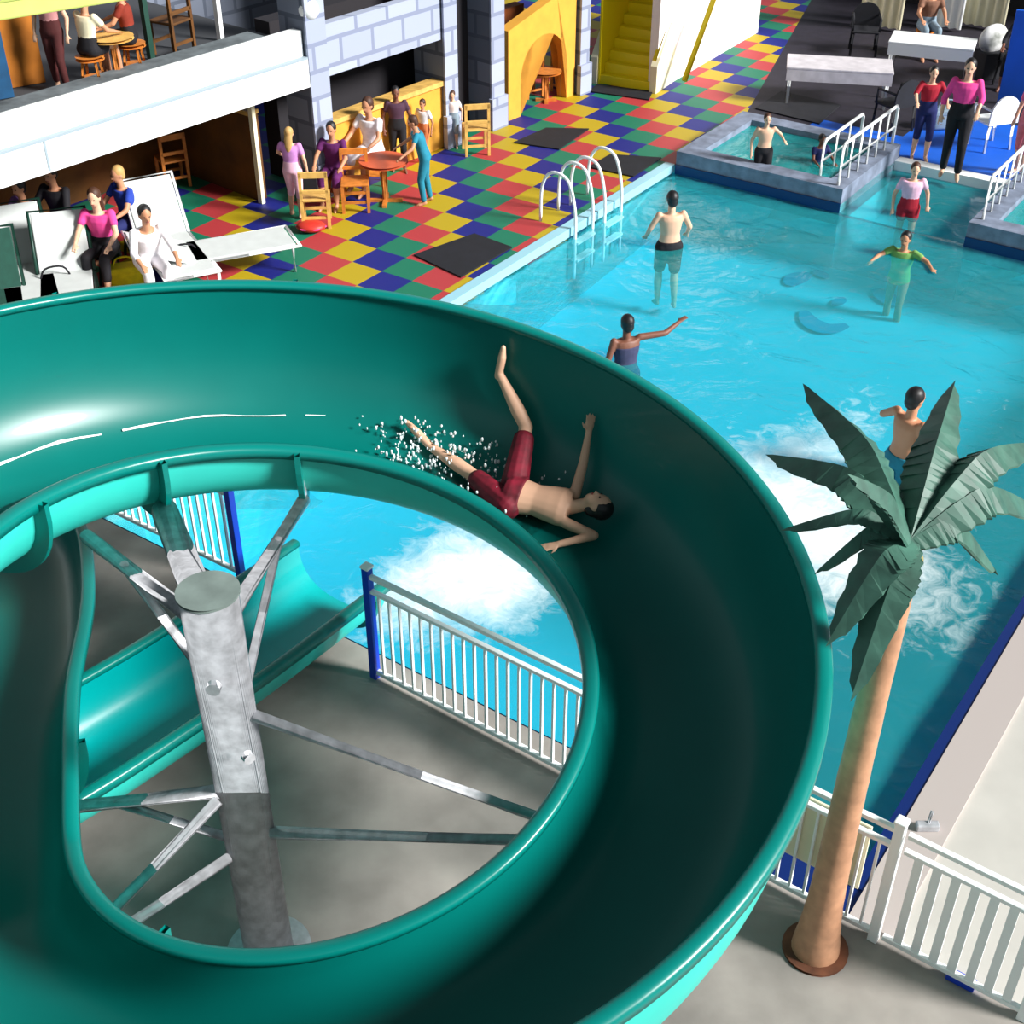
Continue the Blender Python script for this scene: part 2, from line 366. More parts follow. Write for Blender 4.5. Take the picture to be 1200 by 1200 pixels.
# ------------------------------------------------------------ water slide
HP = [-1.128, 5.512, 1.670, -.044, 1.274, -.067, 2.561, .288, .003, .503, -.042]
def helix(F):
    cx, cy, r0, r1, ww, w1, z0, k, k2, dz, dz1 = HP
    r = r0+r1*F; z = z0-k*F+k2*F*F; wd = ww+w1*F
    ci = V(cx+r*sin(F), cy+r*cos(F), z); rad_ = V(sin(F), cos(F), 0)
    return ci+rad_*wd/2, z, wd, dz+dz1*F
# stations: centre(xy), z of the inner rim, width, extra height of the outer rim (side -> left of travel is outer), depth
st = []
c0, z0_, w0, dz0 = helix(rad(-95))
for k in range(6, 0, -1):
    st.append((V(c0.x-.02*k, c0.y-1.0*k, 0), z0_+.12*k, w0, dz0, .55))
for dg in range(-95, 248, 3):
    F = rad(dg); c, z, wd, dz = helix(F); st.append((c, z, wd, dz, .52))
zE = st[-1][1]; wE = st[-1][2]; dzE = st[-1][3]
ctl = [(-3.10, 5.25, zE, wE, dzE, .5), (-3.36, 6.2, zE-.05, 1.0, .22, .48), (-3.56, 7.3, zE-.12, 1.0, .12, .45), (-3.95, 8.3, zE-.20, .95, 0, .45), (-4.8, 8.95, zE-.3, .95, -.0, .43), (-5.8, 8.7, zE-.4, .95, 0, .42), (-6.35, 7.7, zE-.5, .95, 0, .42), (-6.1, 6.5, zE-.56, .95, 0, .42), (-5.2, 5.65, zE-.62, .95, 0, .42), (-4.2, 5.62, .70, .95, .0, .42), (-3.35, 6.12, .68, .92, .03, .42), (-2.62, 6.95, .62, .90, .03, .42), (-2.05, 7.75, .55, .90, .03, .42), (-1.43, 8.70, .47, .90, .03, .42)]
def cr(pts, n):
    out = []
    for i in range(1, len(pts)-2):
        for k in range(n):
            t = k/n; o = []
            for j in range(len(pts[0])):
                p0, p1, p2, p3 = pts[i-1][j], pts[i][j], pts[i+1][j], pts[i+2][j]
                o.append(.5*((2*p1)+(p2-p0)*t+(2*p0-5*p1+4*p2-p3)*t*t+(3*p1-p0-3*p2+p3)*t**3))
            out.append(o)
    return out
c, z, wd, dz = helix(rad(240)); full = [(c.x, c.y, z, wd, dz, .52)]
c, z, wd, dz = helix(rad(249)); full.append((c.x, c.y, z, wd, dz, .52)); full += ctl
e = ctl[-1]; d_ = ctl[-2]; full.append(tuple(2*e[i]-d_[i] for i in range(6)))
body = cr(full, 7)
i_split = len(st)
for q in body: st.append((V(q[0], q[1], 0), q[2], q[3], q[4], q[5]))
st.append((V(e[0], e[1], 0), e[2], e[3], e[4], e[5]))
NS = len(st)
def profile(wd, dz, D, off=0.):
    """(t, h): t from inner rim to outer rim, h from inner-rim level; off pushes the shell outwards"""
    pts = []; n = 11; p = 2.7
    for i in range(n+1):        # inner wall down to the floor
        a = PI/2*i/n; x = 1-max(0, cos(a))**(2/p); y = max(0, sin(a))**(2/p)
        X = x*wd*.46; H_ = -y*D
        nx, ny = -cos(a), -sin(a)
        pts.append((X+nx*off, H_+ny*off))
    for i in range(n, -1, -1):
        a = PI/2*i/n; x = 1-max(0, cos(a))**(2/p); y = max(0, sin(a))**(2/p)
        if i == n: continue
        X = wd-x*wd*.54; H_ = dz-y*(D+dz)
        pts.append((X+cos(a)*off, H_-sin(a)*off))
    return pts
def tangent(i):
    a = st[max(i-1, 0)][0]; b = st[min(i+1, NS-1)][0]; return V(b.x-a.x, b.y-a.y, 0).normalized()
def section(i, off=0.):
    c, z, wd, dz, D = st[i]; t = tangent(i); n = V(-t.y, t.x, 0)    # left of travel = outer side for a clockwise spiral
    return [V(c.x, c.y, z)+n*(X-wd/2)+V(0, 0, H_) for X, H_ in profile(wd, dz, D, off)]
def shell(bm, i0, i1, off):
    rings = [[bm.verts.new(p) for p in section(i, off)] for i in range(i0, i1)]
    for a, b in zip(rings[:-1], rings[1:]):
        for k in range(len(a)-1): bm.faces.new((a[k], a[k+1], b[k+1], b[k]))
slide = empty('water_slide', (HP[0], HP[1], 0), 0, 'big green spiral water slide curving around the grey column down to the pool', 'water slide')
i_low = i_split+7*8
def fix(o):   # shells are open: leave normals as they come
    return o
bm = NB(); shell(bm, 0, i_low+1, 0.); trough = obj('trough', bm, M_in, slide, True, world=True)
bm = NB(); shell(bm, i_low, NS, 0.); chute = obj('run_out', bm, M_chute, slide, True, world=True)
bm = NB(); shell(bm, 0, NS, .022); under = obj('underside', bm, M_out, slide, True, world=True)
under['label'] = 'pale turquoise outer skin of the slide'
def rimloop(side, i0, i1, name, ww=.075, hh=.055):
    bm = NB(); rings = []
    for i in range(i0, i1):
        s = section(i); p = s[0] if side == 0 else s[-1]; t = tangent(i); n = V(-t.y, t.x, 0)*(-1 if side == 0 else 1)
        prof = [(-.018, -.03), (-.02, .004), (-.008, .018), (.015, .024), (ww*.6, .022), (ww-.012, .014), (ww, 0), (ww, -hh), (ww-.015, -hh), (ww-.02, -.02), (.02, -.03)]
        rings.append([bm.verts.new(p+n*a+V(0, 0, b)) for a, b in prof])
    m = len(rings[0])
    for a, b in zip(rings[:-1], rings[1:]):
        for k in range(m): bm.faces.new((a[k], a[(k+1) % m], b[(k+1) % m], b[k]))
    bm.faces.new(rings[0]); bm.faces.new(rings[-1][::-1])
    return obj(name, bm, M_rim, slide, True, world=True)
rimloop(0, 0, NS, 'inner_rim'); rimloop(1, 0, NS, 'outer_rim')
def flange(i, h=.10, th=.035):
    a = section(i, .02); b = section(i, .02+h); t = tangent(i)*th/2
    bm = NB(); n = len(a)
    q = [[bm.verts.new(p+s*t) for p in pp] for pp in (a, b) for s in (1, -1)]
    for k in range(n-1):
        bm.faces.new((q[0][k], q[0][k+1], q[2][k+1], q[2][k])); bm.faces.new((q[1][k], q[1][k+1], q[3][k+1], q[3][k]))
        bm.faces.new((q[2][k], q[2][k+1], q[3][k+1], q[3][k]))
    return obj('joint_flange', bm, M_rim, slide, False, world=True)
def idx(deg): return 6+int(round((deg+95)/3))
for dg in (-68, -38, -8, 208): flange(idx(dg))
flange(i_split+10); flange(i_low+12); flange(NS-2, .05)
# water running in the slide
def film_material():
    m = bpy.data.materials.new('running_water'); m.use_nodes = True; nt = m.node_tree; N = nt.nodes; L = nt.links
    out = N['Material Output']; N.remove(N['Principled BSDF'])
    tr = N.new('ShaderNodeBsdfTransparent'); gl = N.new('ShaderNodeBsdfGlossy'); gl.inputs['Roughness'].default_value = .12
    fr = N.new('ShaderNodeFresnel'); fr.inputs[0].default_value = 1.33
    tc = N.new('ShaderNodeTexCoord'); nz = N.new('ShaderNodeTexNoise'); nz.inputs['Scale'].default_value = 9; nz.inputs['Detail'].default_value = 5
    L.new(tc.outputs['Object'], nz.inputs['Vector']); bp = N.new('ShaderNodeBump'); bp.inputs['Strength'].default_value = .5; bp.inputs['Distance'].default_value = .02
    L.new(nz.outputs['Fac'], bp.inputs['Height']); L.new(bp.outputs[0], gl.inputs['Normal']); L.new(bp.outputs[0], fr.inputs['Normal'])
    m1 = N.new('ShaderNodeMixShader'); L.new(fr.outputs[0], m1.inputs[0]); L.new(tr.outputs[0], m1.inputs[1]); L.new(gl.outputs[0], m1.inputs[2])
    L.new(m1.outputs[0], out.inputs['Surface']); return m
bm = NB(); rows = []
for i in range(8, idx(40)):
    s = section(i, -.008); rows.append([bm.verts.new(s[k]) for k in range(7, 13)])
for a, b in zip(rows[:-1], rows[1:]):
    for k in range(len(a)-1): bm.faces.new((a[k], a[k+1], b[k+1], b[k]))
o = obj('running_water', bm, film_material(), smooth=True); tag(o, 'thin sheet of clear water running down the green slide trough', 'water', kind='stuff')

bm = NB(); prev = None; M_highlight = mat('white_highlight', (.85, .92, .93), .4)  # painted glint: white ribbon laid where the water edge catches light
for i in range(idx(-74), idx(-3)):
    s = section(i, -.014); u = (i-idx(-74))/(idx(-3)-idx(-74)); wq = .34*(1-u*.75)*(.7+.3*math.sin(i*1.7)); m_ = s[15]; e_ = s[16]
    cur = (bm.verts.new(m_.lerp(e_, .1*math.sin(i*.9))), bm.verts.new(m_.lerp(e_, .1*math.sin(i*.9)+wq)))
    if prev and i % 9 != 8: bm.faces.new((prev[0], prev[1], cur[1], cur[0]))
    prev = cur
o = obj('highlight_line', bm, M_highlight, smooth=True); tag(o, 'thin white ribbon painted as the highlight along the water in the upper slide trough', 'foam', kind='stuff')
# ------------------------------------------------------------ column and brackets
KX, KY = -1.55, 5.25
colr = empty('support_column', (KX, KY, 0), 0, 'thick grey steel column with bracket arms in the middle of the slide loop', 'column')
bm = NB(); tube(bm, [(KX, KY, 0), (KX, KY, 2.95)], .155, 72); obj('pole', bm, M_galv, colr, True, world=True).data.polygons[-1].use_smooth = False
bm = NB(); tube(bm, [(KX, KY, 2.95), (KX, KY, 2.965)], .165, 72); obj('top_cap', bm, mat('weathered_cap', s2l(120, 135, 130), .7, var=.2), colr, world=True)
bm = NB(); tube(bm, [(KX, KY, 0), (KX, KY, .03)], .27, 24); obj('base_plate', bm, M_galv, colr, world=True)
def arm(p, q, r=.035, name='bracket_arm'):
    bm = NB(); tube(bm, [p, q], r, 12); return obj(name, bm, M_galv, colr, True, world=True)
def uside(dg, k=6): return section(idx(dg), .09)[k] if dg is not None else None
def K(z, ang, r=.14): return V(KX+r*cos(ang), KY+r*sin(ang), z)
e3 = section(idx(-57), .1)[5]; e3b = section(idx(-38), .1)[5]; e4 = section(idx(-8), .1)[5]
arm(K(2.72, 2.6), e3, .045); arm(K(2.35, 2.6), K(2.72, 2.6).lerp(e3, .62), .03, 'diagonal_strut')
arm(K(2.82, 2.2), e3b, .085, 'beam')
arm(K(2.72, 1.0), e4, .045); arm(K(2.15, 1.0), K(2.72, 1.0).lerp(e4, .6), .028, 'diagonal_strut')
eR = section(idx(112), .1)[6]
arm(K(2.1, -.1), eR, .035); arm(K(1.15, -.1), eR+V(.02, -.05, 0), .04, 'diagonal_strut')
eL1 = section(i_split+9, .08)[5]; eL2 = section(idx(235), .08)[5]
arm(K(1.45, 2.9), eL1, .045); arm(K(1.05, 2.9), eL1.lerp(K(1.45, 2.9), .3), .03, 'diagonal_strut')
arm(K(1.45, 3.4), eL2, .035); arm(K(.95, 3.4), eL2+V(.03, -.1, 0), .035, 'diagonal_strut')
bm = NB(); box(bm, -.015, .015, -.05, .05, 0, .2)
for nm, p in (('wall_bracket', e4),):
    b2 = NB(); box(b2, p.x-.02, p.x+.02, p.y-.05, p.y+.05, p.z-.03, p.z+.24); obj(nm, b2, M_galv, colr, world=True)
bm.free()
# hardware on the pole
bm = NB(); tube(bm, [K(1.9, -.9, .15), K(1.9, -.9, .19)], .035, 10); obj('bolt_plate', bm, M_galv, colr, world=True)
bm = NB(); tube(bm, [K(2.45, -1.6, .15), K(2.45, -1.6, .19)], .04, 10); obj('bolt_plate', bm, M_galv, colr, world=True)

# ------------------------------------------------------------ fences
def fence(name, p0, p1, label, H=1.05, step=.1, blue=(False, False), pw=.016, first_post=True):
    d = (p1-p0); Ln = d.length; d.normalize(); ang = math.atan2(d.y, d.x)
    t = empty(name, p0, ang, label, 'fence')
    def loc(nm, bm, m): return obj(nm, bm, m, t)
    for z, h in ((H-.02, .035), (H-.16, .03), (.07, .035)):
        bm = NB(); box(bm, .02, Ln-.02, -.02, .02, z-h/2, z+h/2, bev=.004); loc('rail', bm, M_white)
    for k, x in enumerate((0., Ln)):
        if k == 0 and not first_post: continue
        bm = NB(); box(bm, x-.032, x+.032, -.032, .032, 0, H+.05, bev=.005); po = loc('post', bm, M_blue if blue[k] else M_white)
        if blue[k]: po['label'] = 'blue end post'
        bm = NB(); box(bm, x-.04, x+.04, -.04, .04, H+.05, H+.075, bev=.008); obj('post_cap', bm, M_white, po)
    bm = NB(); box(bm, -pw/2, pw/2, -.012, .012, .07, H-.16); first = loc('picket', bm, M_white); n = int(Ln/step)
    for k in range(1, n):
        if k == 1: c = first
        else: c = first.copy(); C.objects.link(c); c.parent = t
        c.location = (k*Ln/n, 0, 0)
    return t
pA, pB, pC = P(440, 793), P(1023, 1100), P(1198, 1193)
fence('picket_fence', pA, pB, 'long white picket fence with a blue end post, running to behind the palm', blue=(True, False))
fence('picket_fence', pB+(pC-pB).normalized()*.035, pC, 'white picket fence panel in front of the pale deck right of the palm', step=.105, pw=.055, first_post=False)
pG = P(283, 678); gd = (pG-pA).normalized()
fence('picket_fence', pG, pG+(-B)*2.6, 'white picket fence left of the slide exit seen through the slide loop', blue=(True, False))
# cream sign board tied on the fence behind the trunk
fd = (pB-pA).normalized(); Lf = (pB-pA).length
t = empty('notice_board', pA+fd*(Lf-1.12), math.atan2(fd.y, fd.x), 'cream board hung on the white fence directly behind the palm trunk', 'sign')
bm = NB(); box(bm, 0, .95, .022, .04, .34, .92, bev=.004); obj('board', bm, M_cream, t)
for x in (.2, .27, .72, .80):
    bm = NB(); box(bm, x, x+.025, .017, .023, .38, .88); obj('printed_stripe', bm, mat('olive_print', s2l(200, 200, 120), .7), t)
bm = NB(); p = P(1125, 1152); box(bm, -.09, .09, -.03, .03, 0, .07, bev=.008)
o = obj('fence_foot_clamp', bm, M_blue); o.location = p+V(0, 0, 0); o.rotation_euler = (0, 0, math.atan2(fd.y, fd.x)); tag(o, 'small blue clamp at the foot of the right fence panel', 'clamp')
# steel bracket where fence meets the deck
t = empty('gate_latch', P(1085, 975), 0, 'small grey metal bracket on the deck corner behind the fence', 'bracket')
bm = NB(); box(bm, -.08, .08, -.03, .03, .03, .09, bev=.01); obj('bracket_body', bm, M_galv, t)
bm = NB(); tube(bm, [(0, 0, .08), (.03, .05, .16)], .012, 8); obj('latch_pin', bm, M_galv, t)

# ------------------------------------------------------------ palm
pb = P(955, 1112); palm = empty('palm_tree', pb, 0, 'artificial palm tree with a tan trunk and grey green blade fronds beside the pool', 'palm tree')
bm = NB(); zz = [0, .08, .25, .5, .9, 1.4, 1.9, 2.4, 2.85, 3.15]; rr = [.155, .145, .125, .108, .098, .09, .085, .08, .076, .07]
pts = catmull([(0.004*z*z, 0, z) for z in zz], 6); rs = []
for i, p in enumerate(pts):
    z = p.z; j = max(k for k in range(len(zz)) if zz[k] <= z+1e-6); j2 = min(j+1, len(zz)-1)
    f = 0 if j == j2 else (z-zz[j])/(zz[j2]-zz[j]); r = rr[j]*(1-f)+rr[j2]*f
    rs.append(r*(1+.035*((z*7) % 1)))
tube(bm, pts, rs, 20); obj('trunk', bm, M_trunk, palm, True)
bm = NB(); tube(bm, [(0, 0, .0), (0, 0, .02)], .21, 24); obj('base_ring', bm, mat('rusty_base', s2l(105, 62, 40), .8, var=.4, scale=9), palm)
bm = NB(); tube(bm, [(.04, 0, 3.04), (.04, 0, 3.16), (.04, 0, 3.24)], [.072, .085, .04], 14); obj('crown_collar', bm, mat('collar_olive', s2l(150, 140, 92), .7), palm, True)
cr0 = pb+V(.04, 0, 3.26)
def frond(tip, mid_up, wd, droop=.30, name='frond'):
    mid = cr0.lerp(tip, .5)+V(0, 0, mid_up)
    cur = catmull([cr0, cr0.lerp(mid, .55)+V(0, 0, mid_up*.25), mid, tip], 7); n = len(cur)
    bm = NB(); L_, R_, Mi = [], [], []
    for i, p in enumerate(cur):
        t = i/(n-1); d = (cur[min(i+1, n-1)]-cur[max(i-1, 0)]).normalized()
        side = d.cross(V(0, 0, 1))
        side = side.normalized() if side.length > .05 else V(1, 0, 0)
        up = side.cross(d).normalized()
        ww = wd*1.25*(max(0, sin(PI*min(1, (t*.93+.07))))**.62)*(1 if t < .98 else .3)
        jag = 1.0-.14*(i % 2)
        Mi.append((bm.verts.new(p+up*.012), bm.verts.new(p-up*.012)))
        L_.append((bm.verts.new(p-side*ww*jag*.85-up*ww*droop*2.1-d*-.05*(i % 2)+up*.006), bm.verts.new(p-side*ww*jag*.85-up*ww*droop*2.1-up*.006)))
        R_.append((bm.verts.new(p+side*ww*jag*.85-up*ww*droop*2.1+up*.006), bm.verts.new(p+side*ww*jag*.85-up*ww*droop*2.1-up*.006)))
    for i in range(n-1):
        for E_ in (L_, R_):
            for s in (0, 1): bm.faces.new((Mi[i][s], Mi[i+1][s], E_[i+1][s], E_[i][s]))
            bm.faces.new((E_[i][0], E_[i+1][0], E_[i+1][1], E_[i][1]))
    fo = obj(name, bm, M_frond, palm, False, world=True)
    bm = NB(); tube(bm, [p+V(0, 0, .012) for p in cur], [.02*(1-.8*i/(n-1))+.003 for i in range(n)], 6); rb = obj('midrib', bm, M_frondrib, None, True)
    rb.parent = fo; rb.matrix_parent_inverse = fo.matrix_parent_inverse.copy()
    return fo
for px, py, z, mu, wd, *dr in ((946, 455, 3.55, .16, .115), (906, 535, 3.35, .18, .115), (925, 620, 3.2, .15, .06), (962, 668, 2.95, .18, .07), (974, 748, 2.9, .16, .13, .1), (1000, 812, 2.66, .12, .12, .08), (1118, 452, 3.6, .12, .13), (1225, 520, 3.3, .25, .12), (1235, 610, 3.0, .26, .12), (1165, 670, 2.9, .2, .09), (1000, 560, 3.75, .1, .09)):
    frond(P(px, py, z), mu, wd, *(dr or [.30]))
# ------------------------------------------------------------ castle
KU = V(.645, .764, 0).normalized(); KN = V(KU.y, -KU.x, 0); K0 = P(372, 232)
kang = math.atan2(KU.y, KU.x)
def Kp(u, n, z=0.): v = K0+KU*u+KN*n; return V(v.x, v.y, z)
KM = Matrix.Translation(K0) @ Matrix.Rotation(kang, 4, 'Z')      # local x = along, local -y = towards the pool
def kobj(name, bm, m, par): return obj(name, bm, m, par)
castle = empty('play_castle', K0, kang, 'grey stone play castle with square towers and yellow walls behind the deck tables', 'building')
def kbox(name, u0, u1, n0, n1, z0, z1, m, par=None, bev=0.):
    bm = NB(); box(bm, u0, u1, -n1, -n0, z0, z1, bev=bev)
    if par is None: par = castle
    return obj(name, bm, m, par)
kbox('tower', .0, .32, -.45, .06, 0, 4.2, M_stone)
kbox('tower', 2.62, 2.88, -.55, .05, 0, 4.2, M_stone)
kbox('tower', 3.66, 3.95, -.6, .05, 0, 4.2, M_stone)
kbox('tower', 5.9, 6.12, -.5, .05, 0, 4.2, M_stone)
for u0, u1 in ((-.01, .33), (2.61, 2.89), (3.65, 3.96), (5.89, 6.13)):
    kbox('tower_sunlit_face', u0, u1, .05, .085, 0, 4.2, M_litpalestone)  # pool-facing tower side coloured paler, sunlight put into the stone colour
    kbox('tower_plinth', u0-.03, u1+.03, .05, .13, 0, .5, M_litpalestone)
kbox('low_wall', .32, 2.62, -.15, 0, 0, .95, M_yellowwall); kbox('wall_ledge', .32, 2.62, -.2, .05, .95, 1.02, M_wood2)
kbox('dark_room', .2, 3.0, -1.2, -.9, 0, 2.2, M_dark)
kbox('balcony_fascia', .33, 2.6, -.12, .03, 1.62, 2.3, M_litpalestone)
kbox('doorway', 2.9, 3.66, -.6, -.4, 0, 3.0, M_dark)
# arch wall
bm = NB(); U0, U1, HH = 4.15, 5.85, 1.75; n = 16; uc = (U0+U1)/2+.05; rw_ = .6
outer_ = []; inner_ = []
for k in range(n+1):
    a = PI-PI*k/n; inner_.append((uc+rw_*cos(a), .55+.62*sin(a)))
poly = [(U0, 0), (uc-rw_, 0)]+inner_+[(uc+rw_, 0), (U1, 0), (U1, HH), (uc+.3, HH-.05), (U0, HH-.35)]
for y in (0, .18):
    pass
va = [bm.verts.new((p[0], 0, p[1])) for p in poly]; vb = [bm.verts.new((p[0], .2, p[1])) for p in poly]
f1 = bm.faces.new(va); f2 = bm.faces.new(vb[::-1])
for i in range(len(poly)): bm.faces.new((va[i], vb[i], vb[(i+1) % len(poly)], va[(i+1) % len(poly)]))
bmesh.ops.triangulate(bm, faces=[f1, f2]); obj('arch_wall', bm, M_yellowwall, castle)
kbox('arch_back', U0, U1, -1.3, -1.1, 0, 1.3, mat('rust_back', s2l(120, 60, 20), .8, var=.5, scale=5))
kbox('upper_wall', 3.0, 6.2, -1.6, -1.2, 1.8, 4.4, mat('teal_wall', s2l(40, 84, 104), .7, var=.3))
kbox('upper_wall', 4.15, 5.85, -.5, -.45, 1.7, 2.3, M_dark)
# raised dining deck on the left
deck = empty('dining_balcony', K0, kang, 'raised dining balcony with a long two step white front edge', 'balcony')
kbox('deck_slab', -9, -.02, -3.95, -.05, 1.72, 2.12, mat('dark_slab', s2l(60, 62, 66), .8), deck)
kbox('fascia', -9, -.02, -.05, .08, 1.58, 1.96, M_white, deck); kbox('fascia', -9, -.02, -.16, -.0, 1.97, 2.30, M_white, deck)
kbox('fascia_seam', -9, -.02, -.03, .085, 1.945, 1.97, mat('seam_grey', s2l(150, 165, 175), .6), deck)
kbox('planter_ledge', -9, -.5, -.5, -.18, 2.12, 2.30, mat('ledge_grey', s2l(96, 104, 108), .8, var=.4, scale=5), deck)
for u in (-.62,): kbox('slim_post', u-.03, u+.03, -.5, -.42, 0, 1.6, M_cream, deck)
kbox('slim_post', -.62, -.56, -1.0, -.92, 2.12, 4.2, M_white, deck); kbox('slim_post', -1.75, -1.68, -1.0, -.92, 2.12, 4.2, M_greenframe, deck)
kbox('fascia_joint', -4.05, -4.02, .081, .088, 1.6, 1.95, mat('seam_grey', (0, 0, 0)), deck)
# room under the deck
kbox('back_board', -6, -.16, -2.6, -2.45, 0, 1.55, M_brown, deck); kbox('back_board', -.6, -.45, -2.45, -.55, 0, 1.2, M_brown, deck)
kbox('board_ledge', -.62, -.43, -2.45, -.55, 1.2, 1.26, M_wood2, deck)
# walls of the upper level
def wallbox(name, u0, u1, n0, n1, z0, z1, m):
    t = kbox(name, u0, u1, n0, n1, z0, z1, m, None); t.parent = None; t.matrix_world = KM; t['kind'] = 'structure'; return t
wallbox('wall_back', -2.3, 6.4, -4.3, -4.1, 0, 5, M_stone)
wallbox('wall_left', -9.5, -2.35, -4.3, -4.1, 0, 5, M_brown)
# wall bits seen above the balcony
def kwall(name, px, py, wd, m, hh=2.0):
    bm = NB(); box(bm, -wd/2, wd/2, 0, .1, 0, hh); o = obj(name, bm, m); o.location = P(px, py, 2.13); o.rotation_euler = (0, 0, kang-.3); return o
o = kwall('orange_board', 32, 100, .45, mat('orange_board', s2l(176, 104, 24), .8, var=.25, scale=3)); tag(o, 'upright orange brown board at the left of the balcony under the lime beam', 'board')
o = kwall('blue_board', -8, 118, .5, mat('blue_board', s2l(10, 70, 110), .8, var=.2)); tag(o, 'dark blue upright board at the left edge of the balcony', 'board')
b0_, b1_ = P(-80, 22, 3.7), P(150, -14, 3.7); t = empty('lime_awning', b0_, math.atan2((b1_-b0_).y, (b1_-b0_).x), 'pale lime green beam across the top left corner above the balcony', 'beam')
bm = NB(); box(bm, 0, (b1_-b0_).length, 0, .5, -.12, .3, bev=.02); obj('beam_body', bm, mat('lime_paint', s2l(200, 210, 110), .7, var=.06), t)
bm = NB(); box(bm, 0, (b1_-b0_).length, -.01, .01, .05, .08); obj('beam_seam', bm, mat('lime_dark', s2l(170, 180, 90), .7), t)
t = empty('globe_lamp', Kp(.12, .02, 2.34), 0, 'white globe lamp on the castle tower beside the white balcony edge', 'lamp')
bm = NB(); ell(bm, V(0, 0, .2), .14, .14, .14); obj('globe', bm, M_white, t, True)
bm = NB(); tube(bm, [(0, 0, -.05), (0, 0, .08)], .05, 10); obj('lamp_base', bm, M_galv, t)

# ------------------------------------------------------------ yellow stair and white wall
s0 = P(703, 98); s1 = P(762, 108); sd = (s1-s0).normalized(); sn = V(-sd.y, sd.x, 0)
if sn.y < 0: sn = -sn
sw = (s1-s0).length; sang = math.atan2(sd.y, sd.x)
stair = empty('yellow_stair', s0, sang, 'bright yellow stair climbing between pale side walls beside the castle', 'stair')
for k in range(12):
    bm = NB(); box(bm, 0, sw, k*.17, k*.17+.24, 0 if k < 1 else k*.16-.05, (k+1)*.16, bev=.01); obj('step', bm, M_yellow, stair)
bm = NB(); box(bm, -.03, 0, -.02, 2.2, 0, 2.6); obj('side_panel', bm, M_yellow, stair)
for x0 in (sw, -.16):
    bm = NB(); n = 2
    poly = [(-.05, 0), (2.3, 0), (2.3, 2.9), (2.0, 2.9), (-.05, .45)]
    va = [bm.verts.new((x0, y, z)) for y, z in poly]; vb = [bm.verts.new((x0+.12, y, z)) for y, z in poly]
    bm.faces.new(va); bm.faces.new(vb[::-1])
    for i in range(5): bm.faces.new((va[i], vb[i], vb[(i+1) % 5], va[(i+1) % 5]))
    obj('side_wall', bm, M_cream, stair)
bm = NB(); tube(bm, [(sw+.06, -.05, .55), (sw+.06, 2.0, 3.0)], .035, 10); obj('handrail', bm, M_yellow, stair, True)
bm = NB(); tube(bm, [(sw+.5, .25, .2), (sw+.62, 2.2, 2.6)], .05, 10); obj('handrail', bm, M_yellow, stair, True)
w0_ = P(768, 108); w1_ = P(888, 38); wd_ = (w1_-w0_); wl = wd_.length; wd_.normalize()
bm = NB(); box(bm, 0, wl, 0, .15, 0, 3.6); o = obj('wall_right', bm, mat('white_wall', s2l(236, 228, 226), .7)); o.location = w0_; o.rotation_euler = (0, 0, math.atan2(wd_.y, wd_.x)); o['kind'] = 'structure'
# far dark wall behind the tables and the low wall
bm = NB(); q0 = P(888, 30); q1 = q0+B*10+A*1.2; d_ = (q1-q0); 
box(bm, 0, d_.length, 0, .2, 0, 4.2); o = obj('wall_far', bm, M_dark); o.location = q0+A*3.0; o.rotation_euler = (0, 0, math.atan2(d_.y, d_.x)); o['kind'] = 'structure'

# ------------------------------------------------------------ hot tubs
def tub(name, a0, a1, b0, b1, label, h=.22):
    t = empty(name, AB(a0, b0), TANG, label, 'hot tub')
    la, lb = a1-a0, b1-b0            # local x = A, local -y = B
    bm = NB()
    for x0, x1, y0, y1 in ((0, .3, 0, lb), (la-.3, la, 0, lb), (.3, la-.3, 0, .3), (.3, la-.3, lb-.3, lb)): box(bm, x0, x1, -y1, -y0, -.3, h)
    obj('stone_rim', bm, M_spastone, t)
    bm = NB(); box(bm, .3, la-.3, -lb+.3, -.3, -.3, -.25); obj('tub_floor', bm, mat('tub_floor', (.1, .5, .5), .6), t)
    bm = NB(); box(bm, .31, la-.31, -lb+.31, -.31, h-.1, h-.08); wt = obj('tub_water', bm, TUBW, t)
    bm = NB(); box(bm, -.02, 0, -lb, 0, -.12, .02); obj('tile_band', bm, M_navy, t)
    return t
TUBW = water_material((.55, .9, .85), False, .2); TUBW.name = 'tub_water'
tub1 = tub('hot_tub', aFar, aFar+2.15, bL+.05, bSpa, 'square hot tub with a grey rim beside the coloured tiles')
tub2 = tub('hot_tub', aFar-.1, aFar+2.1, bSpa2, bSpa2+2.4, 'second hot tub cut off by the right edge of the photo')
def railing(p0, p1, label, z0=.2, H=.55, n=4):
    d = p1-p0; L_ = d.length; t = empty('handrail', p0, math.atan2(d.y, d.x), label, 'railing')
    bm = NB(); tube(bm, [(0, 0, z0), (0, 0, z0+H), (.05, 0, z0+H+.05), (L_-.05, 0, z0+H+.05), (L_, 0, z0+H), (L_, 0, z0)], .024, 8); obj('rail', bm, M_white, t, True)
    bm = NB(); tube(bm, [(0, 0, z0+H*.5), (L_, 0, z0+H*.5)], .02, 8); obj('rail', bm, M_white, t, True)
    for k in range(1, n):
        bm = NB(); tube(bm, [(L_*k/n, 0, z0), (L_*k/n, 0, z0+H+.05)], .02, 8); obj('upright', bm, M_white, t, True)
    return t
railing(AB(aFar+.12, bSpa-.12), AB(aFar+2.1, bSpa-.12), 'white tube railing along the right side of the left hot tub', n=6)
railing(AB(aFar+.1, bSpa2+.12), AB(aFar+2.0, bSpa2+.12), 'white tube railing on the left side of the right hot tub', n=6)
railing(AB(aFar+.5, bSpa-.55), AB(aFar+1.9, bSpa-.55), 'second white railing inside the left hot tub', z0=.1, H=.5, n=3)
